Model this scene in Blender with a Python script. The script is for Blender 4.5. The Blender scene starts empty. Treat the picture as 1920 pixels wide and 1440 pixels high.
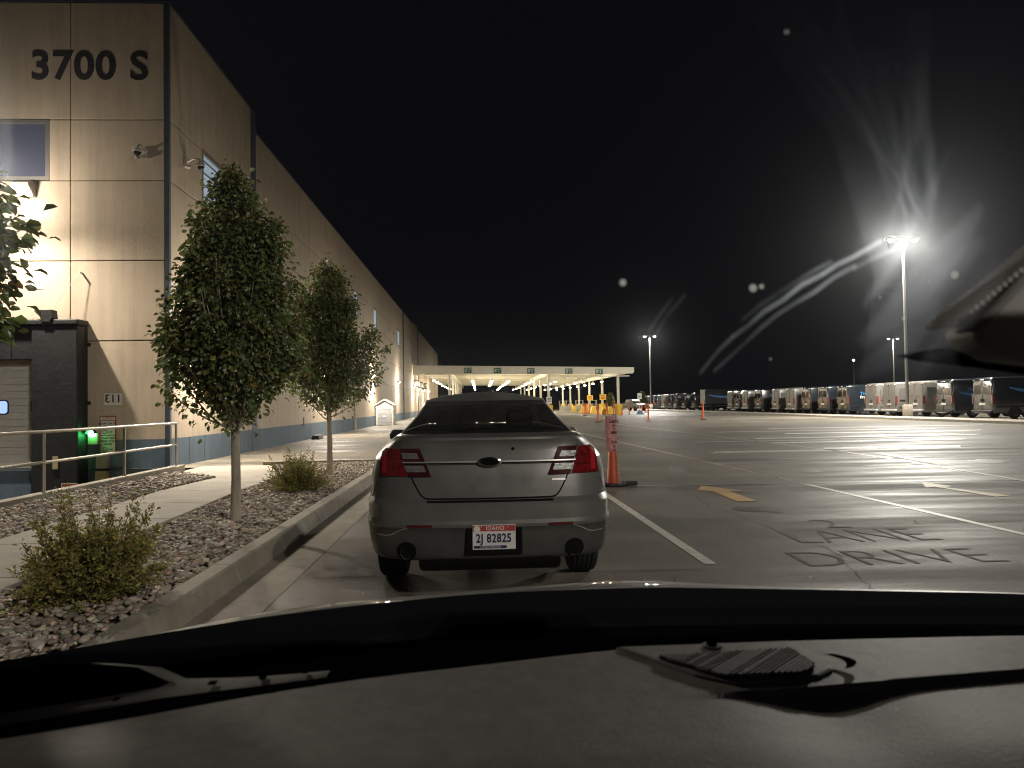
import bpy, math, random
import numpy as np
from mathutils import Vector, Matrix

random.seed(7)
rng = np.random.default_rng(11)
SC = bpy.context.scene
COL = SC.collection

# ------------------------------------------------------------------ camera
EYE = Vector((0.0, 0.0, 1.42))
def make_camera():
    cd = bpy.data.cameras.new('camera'); co = bpy.data.objects.new('camera', cd); COL.objects.link(co)
    cd.sensor_width = 36.0; cd.lens = 36.0 * 1400.0 / 1920.0
    cd.clip_start = 0.02; cd.clip_end = 3000
    roll = math.radians(0.8)
    yc = Vector((-62.0, -38.0, -1400.0)).normalized()
    u = Vector((-math.sin(roll), math.cos(roll), 0)); zc = (u - u.dot(yc) * yc).normalized()
    xc = yc.cross(zc)
    co.matrix_world = Matrix.Translation(EYE) @ Matrix((xc, yc, zc)).to_4x4()
    cd.dof.use_dof = True; cd.dof.focus_distance = 9.0; cd.dof.aperture_fstop = 8.0
    SC.camera = co
make_camera()

# ------------------------------------------------------------------ night sky
W = bpy.data.worlds.new('World'); SC.world = W; W.use_nodes = True
nt = W.node_tree; nt.nodes.clear()
wo = nt.nodes.new('ShaderNodeOutputWorld'); bg = nt.nodes.new('ShaderNodeBackground'); sk = nt.nodes.new('ShaderNodeTexSky')
sk.sky_type = 'NISHITA'; sk.sun_disc = False; sk.sun_elevation = math.radians(-6.0); sk.sun_rotation = math.radians(200)
glow = nt.nodes.new('ShaderNodeMixRGB'); glow.blend_type = 'ADD'; glow.inputs[0].default_value = 1.0
glow.inputs[2].default_value = (0.021, 0.022, 0.030, 1)          # town light scattered in the night air
nt.links.new(sk.outputs[0], glow.inputs[1]); nt.links.new(glow.outputs[0], bg.inputs[0])
bg.inputs[1].default_value = 0.13
nt.links.new(bg.outputs[0], wo.inputs[0])
SC.view_settings.view_transform = 'Standard'; SC.view_settings.look = 'None'
SC.view_settings.exposure = 0.0; SC.view_settings.gamma = 1.0
cy = SC.cycles
cy.use_denoising = True; cy.max_bounces = 4; cy.diffuse_bounces = 2; cy.glossy_bounces = 2; cy.adaptive_threshold = 0.02
cy.transmission_bounces = 4; cy.transparent_max_bounces = 12; cy.volume_bounces = 0
cy.sample_clamp_indirect = 4.0; cy.caustics_reflective = False; cy.caustics_refractive = False
cy.use_light_tree = True; cy.pixel_filter_type = 'BLACKMAN_HARRIS'; cy.filter_width = 1.1
WARM = (1.0, 0.89, 0.735); COOL = (1.0, 0.95, 0.84); CANO = (1.0, 0.88, 0.64)
P_DOCK, P_WALL, P_POLE, P_CANOPY = 4000, 1900, 22000, 125

# ------------------------------------------------------------------ helpers
class MB:
    def __init__(s): s.v = []; s.f = []
    def add(s, vs, fs):
        n = len(s.v); s.v += [tuple(p) for p in vs]; s.f += [tuple(i + n for i in q) for q in fs]; return s
    def box(s, x0, x1, y0, y1, z0, z1):
        v = [(x, y, z) for z in (z0, z1) for y in (y0, y1) for x in (x0, x1)]
        return s.add(v, [(0, 2, 3, 1), (4, 5, 7, 6), (0, 1, 5, 4), (2, 6, 7, 3), (0, 4, 6, 2), (1, 3, 7, 5)])
    def tube(s, pts, r, n=10, cap=True):
        pts = [Vector(p) for p in pts]; rs = r if isinstance(r, (list, tuple)) else [r] * len(pts)
        base = len(s.v); up = None
        for i, p in enumerate(pts):
            d = (pts[min(i + 1, len(pts) - 1)] - pts[max(i - 1, 0)]).normalized()
            a = d.orthogonal().normalized() if up is None else (up - up.dot(d) * d).normalized()
            up = a; b = d.cross(a)
            for k in range(n):
                t = 2 * math.pi * k / n; s.v.append(tuple(p + rs[i] * (math.cos(t) * a + math.sin(t) * b)))
        for i in range(len(pts) - 1):
            for k in range(n):
                k2 = (k + 1) % n
                s.f.append((base + i * n + k, base + i * n + k2, base + (i + 1) * n + k2, base + (i + 1) * n + k))
        if cap:
            s.f.append(tuple(base + k for k in reversed(range(n))))
            s.f.append(tuple(base + (len(pts) - 1) * n + k for k in range(n)))
        return s
    def lathe(s, prof, c=(0, 0, 0), n=20, axis='z'):
        base = len(s.v)
        for r, z in prof:
            for k in range(n):
                t = 2 * math.pi * k / n; a, b = r * math.cos(t), r * math.sin(t)
                p = {'z': (a, b, z), 'y': (a, z, -b), 'x': (z, a, b)}[axis]
                s.v.append((c[0] + p[0], c[1] + p[1], c[2] + p[2]))
        for i in range(len(prof) - 1):
            for k in range(n):
                k2 = (k + 1) % n
                s.f.append((base + i * n + k, base + i * n + k2, base + (i + 1) * n + k2, base + (i + 1) * n + k))
        s.f.append(tuple(base + k for k in reversed(range(n))))
        s.f.append(tuple(base + (len(prof) - 1) * n + k for k in range(n)))
        return s
    def prism(s, poly, a, b, axis='z'):
        n = len(poly)
        def P(u, w, h): return {'z': (u, w, h), 'y': (u, h, w), 'x': (h, u, w)}[axis]
        v = [P(u, w, a) for u, w in poly] + [P(u, w, b) for u, w in poly]
        f = [tuple(reversed(range(n))), tuple(range(n, 2 * n))]
        f += [(i, (i + 1) % n, n + (i + 1) % n, n + i) for i in range(n)]
        return s.add(v, f)
    def grid(s, rows, closed=False):
        m = len(rows[0]); v = [p for r in rows for p in r]; f = []
        for i in range(len(rows) - 1):
            for j in range(m if closed else m - 1):
                j2 = (j + 1) % m
                f.append((i * m + j, i * m + j2, (i + 1) * m + j2, (i + 1) * m + j))
        return s.add(v, f)
    def build(s, name, mat, parent=None, smooth=False, bevel=0.0, fix=True):
        me = bpy.data.meshes.new(name); me.from_pydata(s.v, [], s.f)
        if fix:
            import bmesh
            bm = bmesh.new(); bm.from_mesh(me); bmesh.ops.recalc_face_normals(bm, faces=bm.faces); bm.to_mesh(me); bm.free()
        if smooth:
            me.polygons.foreach_set('use_smooth', [True] * len(me.polygons))
            try: me.set_sharp_from_angle(angle=math.radians(smooth if smooth is not True else 40))
            except Exception: pass
        me.materials.append(M[mat] if isinstance(mat, str) else mat)
        o = bpy.data.objects.new(name, me); COL.objects.link(o); o.parent = parent
        if bevel:
            b = o.modifiers.new('edge', 'BEVEL'); b.width = bevel; b.segments = 2; b.limit_method = 'ANGLE'
        return o

def tag(o, label=None, cat=None, group=None, kind=None):
    if label: o['label'] = label
    if cat: o['category'] = cat
    if group: o['group'] = group
    if kind: o['kind'] = kind
    return o
def empty(name, loc=(0, 0, 0), rz=0.0, parent=None):
    o = bpy.data.objects.new(name, None); COL.objects.link(o); o.location = loc; o.rotation_euler.z = rz
    o.empty_display_size = 0.2; o.parent = parent
    return o
def copy_tree(o, parent=None):
    c = o.copy(); COL.objects.link(c); c.parent = parent
    for ch in list(o.children): copy_tree(ch, c)
    return c
def lamp(name, kind, loc, power, color, parent=None, **kw):
    ld = bpy.data.lights.new(name, kind); ld.energy = power; ld.color = color
    d = kw.pop('aim', None)
    for k, v in kw.items(): setattr(ld, k, v)
    o = bpy.data.objects.new(name, ld); COL.objects.link(o); o.location = loc; o.parent = parent
    if d is not None: o.rotation_euler = Vector(d).to_track_quat('-Z', 'Y').to_euler()
    return o
def text(name, s, size, mat, parent, origin, ux=(1, 0, 0), uz=(0, 0, 1), bold=0.0, depth=0.004, mirror=False, sx=1.0, spacing=1.0, outline=False):
    """flat lettering centred on origin, running along ux, upright along uz"""
    cu = bpy.data.curves.new(name, 'FONT'); cu.body = s; cu.size = size; cu.align_x = 'CENTER'; cu.align_y = 'CENTER'
    cu.offset = bold; cu.extrude = depth; cu.resolution_u = 4; cu.space_character = spacing
    t = bpy.data.objects.new(name, cu); COL.objects.link(t)
    me = bpy.data.meshes.new_from_object(t.evaluated_get(bpy.context.evaluated_depsgraph_get()))
    bpy.data.objects.remove(t); bpy.data.curves.remove(cu)
    ux, uz = Vector(ux), Vector(uz); un = ux.cross(uz)
    for v in me.vertices:
        v.co = Vector(origin) + ux * (v.co.x * sx * (-1 if mirror else 1)) + uz * v.co.y + un * v.co.z
    me.materials.clear(); me.materials.append(M[mat]); me.name = name
    o = bpy.data.objects.new(name, me); COL.objects.link(o); o.parent = parent
    return o

# ------------------------------------------------------------------ materials
M = {}
def mat(name, color, rough=0.6, metal=0.0, spec=0.5, var=0.0, scale=6.0, bump=0.0, bscale=40.0, rvar=0.0, coat=0.0, stretch=(1, 1, 1), emit=None, estr=0.0, bdist=0.01, detail=5.0, attr=None, trans=0.0, tcol=None, streak=0.0):
    m = bpy.data.materials.new(name); m.use_nodes = True; n = m.node_tree.nodes; l = m.node_tree.links
    b = n['Principled BSDF']
    b.inputs['Base Color'].default_value = (*color, 1); b.inputs['Roughness'].default_value = rough
    b.inputs['Metallic'].default_value = metal; b.inputs['Specular IOR Level'].default_value = spec
    b.inputs['Coat Weight'].default_value = coat; b.inputs['Coat Roughness'].default_value = 0.04
    if spec <= .03: b.inputs['IOR'].default_value = 1.0
    if emit:
        b.inputs['Emission Color'].default_value = (*emit, 1); b.inputs['Emission Strength'].default_value = estr
    if var or bump or rvar:
        tc = n.new('ShaderNodeTexCoord'); mp = n.new('ShaderNodeMapping'); mp.inputs['Scale'].default_value = stretch
        l.new(tc.outputs['Object'], mp.inputs[0])
    if var or rvar:
        nz = n.new('ShaderNodeTexNoise'); nz.inputs['Scale'].default_value = scale; nz.inputs['Detail'].default_value = detail; nz.inputs['Roughness'].default_value = 0.62
        l.new(mp.outputs[0], nz.inputs[0])
        if var:
            r = n.new('ShaderNodeMapRange'); r.inputs[1].default_value = 0.3; r.inputs[2].default_value = 0.7; r.inputs[3].default_value = 1 - var; r.inputs[4].default_value = 1 + var
            l.new(nz.outputs[0], r.inputs[0])
            mx = n.new('ShaderNodeVectorMath'); mx.operation = 'SCALE'; mx.inputs[0].default_value = color; l.new(r.outputs[0], mx.inputs['Scale'])
            l.new(mx.outputs[0], b.inputs['Base Color'])
            if streak:
                m3 = n.new('ShaderNodeMapping'); m3.inputs['Scale'].default_value = (2.2, 2.2, .16); l.new(tc.outputs['Object'], m3.inputs[0])
                n3 = n.new('ShaderNodeTexNoise'); n3.inputs['Scale'].default_value = 1.5; n3.inputs['Detail'].default_value = 7; n3.inputs['Roughness'].default_value = .7; l.new(m3.outputs[0], n3.inputs[0])
                r3 = n.new('ShaderNodeMapRange'); r3.inputs[1].default_value = .35; r3.inputs[2].default_value = .7; r3.inputs[3].default_value = 1 + streak * .4; r3.inputs[4].default_value = 1 - streak; l.new(n3.outputs[0], r3.inputs[0])
                m4 = n.new('ShaderNodeVectorMath'); m4.operation = 'SCALE'; l.new(mx.outputs[0], m4.inputs[0]); l.new(r3.outputs[0], m4.inputs['Scale']); l.new(m4.outputs[0], b.inputs['Base Color'])
        if rvar:
            r2 = n.new('ShaderNodeMapRange'); r2.inputs[1].default_value = 0.3; r2.inputs[2].default_value = 0.7; r2.inputs[3].default_value = rough - rvar; r2.inputs[4].default_value = rough + rvar
            l.new(nz.outputs[0], r2.inputs[0]); l.new(r2.outputs[0], b.inputs['Roughness'])
    if bump:
        n2 = n.new('ShaderNodeTexNoise'); n2.inputs['Scale'].default_value = bscale; n2.inputs['Detail'].default_value = 4
        l.new(mp.outputs[0], n2.inputs[0])
        bp = n.new('ShaderNodeBump'); bp.inputs['Strength'].default_value = bump; bp.inputs['Distance'].default_value = bdist
        l.new(n2.outputs[0], bp.inputs['Height']); l.new(bp.outputs[0], b.inputs['Normal'])
    if attr:
        at = n.new('ShaderNodeAttribute'); at.attribute_name = attr
        l.new(at.outputs['Color'], b.inputs['Base Color'])
    if trans:
        tr = n.new('ShaderNodeBsdfTranslucent'); mxs = n.new('ShaderNodeMixShader'); mxs.inputs[0].default_value = trans
        if attr: l.new(at.outputs['Color'], tr.inputs[0])
        else: tr.inputs[0].default_value = (*(tcol or color), 1)
        l.new(b.outputs[0], mxs.inputs[1]); l.new(tr.outputs[0], mxs.inputs[2]); l.new(mxs.outputs[0], n['Material Output'].inputs[0])
    if emit and estr: m.cycles.emission_sampling = 'NONE'
    M[name] = m; return m
def glass(name, tint, gloss=0.08, rough=0.02):
    m = bpy.data.materials.new(name); m.use_nodes = True; n = m.node_tree.nodes; l = m.node_tree.links; n.clear()
    o = n.new('ShaderNodeOutputMaterial'); t = n.new('ShaderNodeBsdfTransparent'); g = n.new('ShaderNodeBsdfGlossy'); x = n.new('ShaderNodeMixShader'); fr = n.new('ShaderNodeFresnel')
    t.inputs[0].default_value = (*tint, 1); g.inputs['Roughness'].default_value = rough; fr.inputs[0].default_value = 1.5
    l.new(fr.outputs[0], x.inputs[0]); l.new(t.outputs[0], x.inputs[1]); l.new(g.outputs[0], x.inputs[2]); l.new(x.outputs[0], o.inputs[0])
    M[name] = m
def ground_mat():
    m = bpy.data.materials.new('lot_concrete'); m.use_nodes = True; n = m.node_tree.nodes; l = m.node_tree.links; b = n['Principled BSDF']
    tc = n.new('ShaderNodeTexCoord')
    def noise(sc, stretch, det=6, ro=0.6):
        mp = n.new('ShaderNodeMapping'); mp.inputs['Scale'].default_value = stretch; l.new(tc.outputs['Object'], mp.inputs[0])
        z = n.new('ShaderNodeTexNoise'); z.inputs['Scale'].default_value = sc; z.inputs['Detail'].default_value = det; z.inputs['Roughness'].default_value = ro
        l.new(mp.outputs[0], z.inputs[0]); return z.outputs[0]
    def ramp(sock, a, bb, lo, hi):
        r = n.new('ShaderNodeMapRange'); r.inputs[1].default_value = a; r.inputs[2].default_value = bb; r.inputs[3].default_value = lo; r.inputs[4].default_value = hi
        l.new(sock, r.inputs[0]); return r.outputs[0]
    def mul(a, c):
        q = n.new('ShaderNodeMath'); q.operation = 'MULTIPLY'; l.new(a, q.inputs[0]); l.new(c, q.inputs[1]); return q.outputs[0]
    big = noise(0.22, (1, 1, 1), 4)            # broad patches
    tyre = noise(0.9, (0.16, 1.1, 1), 5)       # rubbed bands across the lanes, contrast raised to paint in lamp reflections
    track = noise(1.3, (1.3, 0.07, 1), 4)      # wheel tracks along the lanes
    fine = noise(26, (1, 1, 1), 8, 0.7)
    grit = noise(85, (1, 1, 1), 3, .8)
    v = mul(mul(ramp(big, .3, .7, .64, 1.3), ramp(tyre, .35, .68, .52, 1.32)), mul(ramp(track, .3, .7, .84, 1.12), mul(ramp(fine, .25, .75, .72, 1.28), ramp(grit, .35, .65, .7, 1.3))))
    sc = n.new('ShaderNodeVectorMath'); sc.operation = 'SCALE'; sc.inputs[0].default_value = (0.172, 0.155, 0.126); l.new(v, sc.inputs['Scale'])
    l.new(sc.outputs[0], b.inputs['Base Color'])
    l.new(ramp(tyre, .38, .66, .50, .80), b.inputs['Roughness'])
    b.inputs['Specular IOR Level'].default_value = 0.13
    bp = n.new('ShaderNodeBump'); bp.inputs['Strength'].default_value = 0.5; bp.inputs['Distance'].default_value = 0.008
    l.new(fine, bp.inputs['Height']); l.new(bp.outputs[0], b.inputs['Normal'])
    M['lot'] = m
ground_mat()
mat('soil', (0.05, 0.042, 0.035), 0.95, var=.3)
mat('sidewalk', (0.29, 0.255, 0.205), 0.85, var=.16, scale=3.0, bump=.25, bscale=90, bdist=.004)
mat('kerb', (0.30, 0.265, 0.215), 0.85, var=.22, scale=4.0, bump=.35, bscale=70, bdist=.005)
mat('stones', (0.3, 0.27, 0.22), 0.7, attr='tone', spec=.35)
mat('stucco', (0.475, 0.392, 0.300), 0.85, var=.07, scale=1.2, streak=.16, bump=.6, bscale=34, bdist=.012, spec=.3)
mat('stucco_joint', (0.20, 0.145, 0.095), 0.9)
mat('wainscot', (0.105, 0.145, 0.185), 0.75, var=.08, streak=.2, scale=2.0, bump=.35, bscale=34, bdist=.01, spec=.3)
mat('blue_trim', (0.040, 0.055, 0.078), 0.6, var=.1)
mat('white_line', (0.62, 0.58, 0.50), 0.55, var=.28, scale=9.0)
mat('worn_line', (0.42, 0.37, 0.30), 0.6, var=.4, scale=5.0)
mat('rust_line', (0.34, 0.24, 0.17), 0.6, var=.4, scale=5.0)
mat('yellow_paint', (0.50, 0.30, 0.06), 0.6, var=.25, scale=7.0)
mat('pale_yellow', (0.50, 0.36, 0.13), 0.6, var=.3, scale=6.0)
mat('ghost_paint', (0.118, 0.106, 0.086), 0.8, var=.35, scale=5, spec=.15)
mat('oil_stain', (0.085, 0.076, 0.062), 0.45, var=.5, scale=3.5, spec=.3)
mat('joint_tar', (0.03, 0.028, 0.025), 0.8)
mat('bark', (0.36, 0.31, 0.25), 0.9, var=.3, scale=14, stretch=(1, 1, .2), bump=.6, bscale=30, bdist=.01)
mat('leaf', (0.05, 0.085, 0.03), 0.36, spec=.6, attr='tone', trans=.34)
mat('shrub_leaf', (0.1, 0.11, 0.03), 0.55, spec=.4, attr='tone', trans=.3)
mat('twig', (0.14, 0.11, 0.07), 0.9)
mat('galv', (0.42, 0.38, 0.33), 0.42, metal=.75, var=.12, scale=5)
mat('white_door', (0.62, 0.60, 0.56), 0.5, var=.06, scale=2)
mat('rubber', (0.016, 0.017, 0.020), 0.6, var=.3, scale=3, bump=.3, bscale=9, bdist=.02)
mat('black_plastic', (0.012, 0.012, 0.013), 0.5)
mat('sign_white', (0.66, 0.63, 0.56), 0.55)
mat('sign_black', (0.012, 0.012, 0.014), 0.6)
mat('sign_red', (0.30, 0.045, 0.03), 0.5)
mat('sign_green', (0.012, 0.105, 0.062), 0.5)
mat('sign_yellow', (0.80, 0.42, 0.02), 0.5)
mat('sign_blue', (0.10, 0.22, 0.36), 0.5)
mat('box_grey', (0.38, 0.36, 0.30), 0.5, var=.1)
mat('beige_box', (0.48, 0.42, 0.24), 0.6)
mat('green_lens', (0.0, 0.2, 0.05), 0.3, emit=(0.10, 1.0, 0.25), estr=22)
mat('lamp_lens', (0.8, 0.8, 0.8), 0.3, emit=(1.0, 0.92, 0.78), estr=160)
mat('pole_lens', (0.8, 0.8, 0.8), 0.3, emit=(1.0, 0.93, 0.78), estr=110)
mat('canopy_lens', (0.8, 0.8, 0.8), 0.3, emit=(1.0, 0.90, 0.68), estr=16)
mat('lamp_housing', (0.20, 0.18, 0.15), 0.5, metal=.2)
mat('camera_white', (0.55, 0.52, 0.47), 0.4)
mat('dark_glass', (0.008, 0.010, 0.018), 0.06, spec=.6)
mat('win_frame', (0.30, 0.29, 0.27), 0.4, metal=.6)
mat('night_room', (0.05, 0.055, 0.085), 0.35, emit=(0.02, 0.03, 0.07), estr=.35)
mat('lit_room', (0.35, 0.42, 0.48), 0.6, emit=(0.50, 0.66, 0.80), estr=.35)
mat('room_beam', (0.05, 0.06, 0.08), 0.6)
mat('door_pane', (0.3, 0.4, 0.6), 0.2, emit=(0.35, 0.52, 1.0), estr=1.2)
mat('canopy_white', (0.72, 0.67, 0.54), 0.55, var=.06, scale=1)
mat('column_white', (0.62, 0.58, 0.48), 0.5)
mat('yellow_plastic', (0.75, 0.46, 0.035), 0.5, var=.08, scale=2)
mat('orange', (0.62, 0.10, 0.035), 0.5, var=.14, scale=9)
mat('orange_far', (0.78, 0.13, 0.05), 0.5)
mat('reflector', (0.75, 0.7, 0.6), 0.25)
mat('pink_paper', (0.68, 0.30, 0.29), 0.8, var=.1, scale=12)
mat('ink', (0.03, 0.015, 0.02), 0.8)
mat('pole_metal', (0.20, 0.19, 0.18), 0.45, metal=.5)
mat('base_concrete', (0.38, 0.34, 0.28), 0.9, var=.15, bump=.3)
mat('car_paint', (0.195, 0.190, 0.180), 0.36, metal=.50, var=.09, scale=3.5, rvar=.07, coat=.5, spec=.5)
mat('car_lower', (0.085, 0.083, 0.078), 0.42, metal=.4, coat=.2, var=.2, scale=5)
mat('car_gap', (0.004, 0.004, 0.004), 0.85, spec=.1)
mat('chrome', (0.62, 0.60, 0.57), 0.14, metal=1.0)
mat('trim_bright', (0.62, 0.60, 0.57), 0.38, metal=.75)
mat('lens_bright', (0.42, 0.015, 0.02), 0.12, coat=1.0)
mat('lens_red', (0.15, 0.005, 0.008), 0.10, spec=.6, coat=1.0, var=.45, scale=26)
mat('lens_dark_red', (0.045, 0.003, 0.005), 0.12, spec=.6, coat=1.0)
mat('lens_clear', (0.24, 0.235, 0.23), 0.16, metal=.45, spec=.6, coat=1.0, bump=.8, bscale=55, bdist=.01, var=.4, scale=40)
mat('reflector_red', (0.09, 0.012, 0.012), 0.2)
mat('tyre', (0.010, 0.010, 0.010), 0.8, bump=.3, bscale=60)
mat('rim', (0.12, 0.12, 0.12), 0.4, metal=.8)
mat('seat_black', (0.012, 0.012, 0.013), 0.7)
mat('plate_white', (0.66, 0.62, 0.62), 0.4, var=.06, scale=20)
mat('plate_red', (0.40, 0.05, 0.045), 0.4)
mat('plate_blue', (0.02, 0.03, 0.075), 0.4)
mat('van_dark', (0.013, 0.017, 0.022), 0.22, coat=.8, spec=.6)
mat('van_white', (0.12, 0.114, 0.105), 0.34, coat=.25)
mat('van_grey', (0.40, 0.40, 0.40), 0.30, coat=.6)
mat('van_glass', (0.01, 0.012, 0.016), 0.05, spec=.8)
mat('van_lens', (0.15, 0.030, 0.020), 0.2, coat=1.0)
mat('smile_blue', (0.04, 0.20, 0.50), 0.5)
mat('print_white', (0.70, 0.70, 0.70), 0.5)
mat('dash', (0.29, 0.277, 0.262), 0.62, var=.16, scale=42, bump=.34, bscale=260, bdist=.0015, spec=.42)
mat('dash_trim', (0.20, 0.19, 0.18), 0.7, bump=.35, bscale=700, bdist=.001)
mat('dash_black', (0.004, 0.004, 0.0045), 0.85, spec=.02)
mat('cowl', (0.0075, 0.0080, 0.0095), 0.9, spec=.02)
mat('hood_paint', (0.17, 0.165, 0.16), 0.5, metal=.6, coat=.5)
mat('mirror_grey', (0.20, 0.19, 0.18), 0.6)
mat('shed_wall', (0.40, 0.38, 0.34), 0.6)
mat('shed_door', (0.24, 0.25, 0.26), 0.5)
mat('pine', (0.03, 0.045, 0.02), 0.7, attr='tone')
mat('clear_cart', (0.5, 0.48, 0.42), 0.4, metal=.4)
glass('rear_glass', (0.34, 0.35, 0.35)); glass('side_glass', (0.34, 0.36, 0.36)); glass('front_glass', (0.70, 0.74, 0.74))

# ================================================================== SETTING
WX, FY = -7.45, 18.35            # side wall plane, front (dock) wall plane
PIT = -1.15
# ---- one sheet of ground with the sunken dock bay left open
def ground():
    xs = [-1500, -60, -6.75, -3.9, 60, 1500]; ys = [-1500, -40, 18.3, 60, 400, 2000]
    b = MB()
    for i in range(len(xs) - 1):
        for j in range(len(ys) - 1):
            if -60 <= xs[i] < -6.8 and -40 <= ys[j] < 18: continue
            b.add([(xs[i], ys[j], 0), (xs[i + 1], ys[j], 0), (xs[i + 1], ys[j + 1], 0), (xs[i], ys[j + 1], 0)], [(0, 1, 2, 3)])
    return tag(b.build('parking_lot_ground', 'lot', fix=False), 'stained grey concrete of the parking lot', 'ground', kind='structure')
GROUND = ground()
b = MB(); b.add([(-60, -40, PIT + .9), (-6.75, -40, PIT + .9), (-6.75, 6, PIT + .1), (-6.75, 18.4, PIT), (-60, 18.4, PIT), (-60, 6, PIT + .1)], [(0, 1, 2, 5), (5, 2, 3, 4)])
tag(b.build('dock_bay_ground', 'lot', fix=False), 'sunken concrete floor of the truck bay', 'ground', kind='structure')

def mark(name, pts, m, z=0.004):
    b = MB(); b.add([(x, y, z) for x, y in pts], [tuple(range(len(pts)))])
    o = b.build(name, m, GROUND, fix=False)
    return o
def hline(x0, y0, x1, y1, w, m, name='painted_line', z=.004):
    d = Vector((x1 - x0, y1 - y0)); nrm = Vector((-d.y, d.x)).normalized() * w / 2
    return mark(name, [(x0 - nrm.x, y0 - nrm.y), (x1 - nrm.x, y1 - nrm.y), (x1 + nrm.x, y1 + nrm.y), (x0 + nrm.x, y0 + nrm.y)], m, z)
hline(1.99, 6.45, 1.93, 11.9, .105, 'white_line')
hline(5.66, 4.0, 5.45, 12.3, .10, 'white_line'); hline(5.45, 12.3, 5.22, 19.0, .10, 'rust_line'); hline(5.22, 19.0, 4.75, 34, .10, 'worn_line'); hline(4.75, 34, 4.5, 50, .10, 'white_line')
hline(9.05, 11.5, 9.5, 16.0, .10, 'white_line'); hline(9.5, 16.0, 9.75, 19.5, .10, 'white_line'); hline(9.75, 19.5, 9.3, 34, .09, 'worn_line'); hline(9.3, 34, 8.8, 50, .1, 'white_line')
hline(2.5, 12.52, 5.3, 12.44, .035, 'worn_line', z=.008); hline(5.6, 12.43, 9.3, 12.27, .05, 'rust_line', z=.008)
hline(1.55, 6.0, 1.35, 4.9, .012, 'joint_tar', 'joint'); hline(-1.5, 6.3, 1.9, 6.25, .012, 'joint_tar', 'joint'); hline(-1.75, 11.8, 9, 11.9, .010, 'joint_tar', 'joint')
def bar(x0, x1, y, w, m, sk=0.0):
    mark('painted_bar', [(x0, y - w / 2), (x1, y - w / 2 + sk), (x1 + .6, y + w / 2 + sk), (x0 + .4, y + w / 2)], m)
# broad white bars of the crossing in front of the van rows
bar(6.2, 11.4, 20.3, .7, 'worn_line'); bar(9.6, 13.6, 20.9, .9, 'white_line', .15)
bar(9.4, 16.0, 24.2, .55, 'white_line', .3); bar(7.2, 12.0, 25.5, .35, 'worn_line'); bar(10.0, 18.5, 27.2, .55, 'white_line', .2)
bar(12.5, 21.0, 30.6, .7, 'white_line', .3); bar(10.4, 20.5, 33.2, .5, 'worn_line'); bar(14.0, 25.0, 36.2, .7, 'worn_line', .3)
for x in (6.9, 8.6, 10.7, 12.2): bar(x, x + .75, 17.6 + .1 * math.sin(x), .10, 'white_line')
bar(8.0, 8.9, 15.5, .25, 'worn_line'); bar(9.2, 9.9, 15.3, .08, 'worn_line')
hline(9.75, 15.2, 10.3, 19.0, .30, 'worn_line', 'painted_bar', .008)
# painted arrows (tips point up the lanes)
for pts, m_ in (([(3.704, 12.372), (4.14, 11.457), (3.886, 11.573), (3.875, 10.353), (3.59, 10.341), (3.64, 11.545), (3.432, 11.725)], 'yellow_paint'), ([(7.401, 12.268), (7.507, 11.596), (7.31, 11.479), (7.565, 10.342), (7.263, 10.27), (7.198, 11.575), (6.99, 11.462)], 'pale_yellow')):
    b = MB(); b.add([(x, y, .006) for x, y in pts], [(0, 2, 5), (0, 1, 2), (0, 5, 6), (2, 3, 4, 5)]); b.build('lane_arrow', m_, GROUND, fix=False)
# blacked-out old lettering
text('old_lettering', '2', .85, 'ghost_paint', GROUND, (3.95, 8.35, .003), (1, 0, 0), (0, 1, 0), depth=.0005, bold=-.012, sx=.8)
text('old_lettering', 'LANE', .95, 'ghost_paint', GROUND, (3.88, 7.58, .003), (1, 0, 0), (0.03, 1.1, 0), depth=.0005, bold=-.018, sx=.66)
text('old_lettering', 'DRIVE', .90, 'ghost_paint', GROUND, (3.66, 6.52, .003), (1, 0, 0), (0.03, 1.0, 0), depth=.0005, bold=-.018, sx=.76)

# cracks, drips and litter on the slab
def crack(pts, w, m='joint_tar'):
    rc = random.Random(int(pts[0][0] * 100)); L = []
    for (x0, y0), (x1, y1) in zip(pts[:-1], pts[1:]):
        n_ = max(3, int(math.hypot(x1 - x0, y1 - y0) / .12))
        for k in range(n_): t = k / n_; L.append((x0 + (x1 - x0) * t + rc.gauss(0, .018), y0 + (y1 - y0) * t + rc.gauss(0, .02)))
    b = MB(); R = []
    for x, y in L: q = w * rc.uniform(.3, 1.2); R.append([(x - q, y, .0045), (x + q, y + .3 * q, .0045)])
    b.grid(R).build('crack', m, GROUND, fix=False)
crack([(5.50, 12.2), (5.42, 13.2), (5.46, 14.6), (5.34, 16.2)], .022); crack([(2.6, 4.2), (3.3, 7.0), (3.1, 10.2), (3.5, 14)], .006); crack([(6.4, 6.0), (7.2, 9.4), (7.0, 12.2)], .006)
crack([(-1.4, 9.4), (.9, 9.2), (1.9, 9.5)], .006); crack([(8.2, 13.0), (11.5, 13.4), (15, 13.1)], .01)
rl = random.Random(4); b = MB()
for k in range(170):
    x, y = rl.uniform(-1.4, 10), rl.uniform(3.6, 16) ; r = rl.uniform(.004, .013); a = rl.uniform(0, 6.28)
    b.add([(x + r * math.cos(a + t) * rl.uniform(.6, 1.2), y + r * math.sin(a + t) * rl.uniform(.6, 1.2), .006 + rl.uniform(0, .008)) for t in (0, 1.6, 3.1, 4.7)], [(0, 1, 2, 3)])
tag(b.build('litter', 'sign_white', fix=False), 'scattered pale grit and scraps on the lot', 'litter', kind='stuff')
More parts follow.
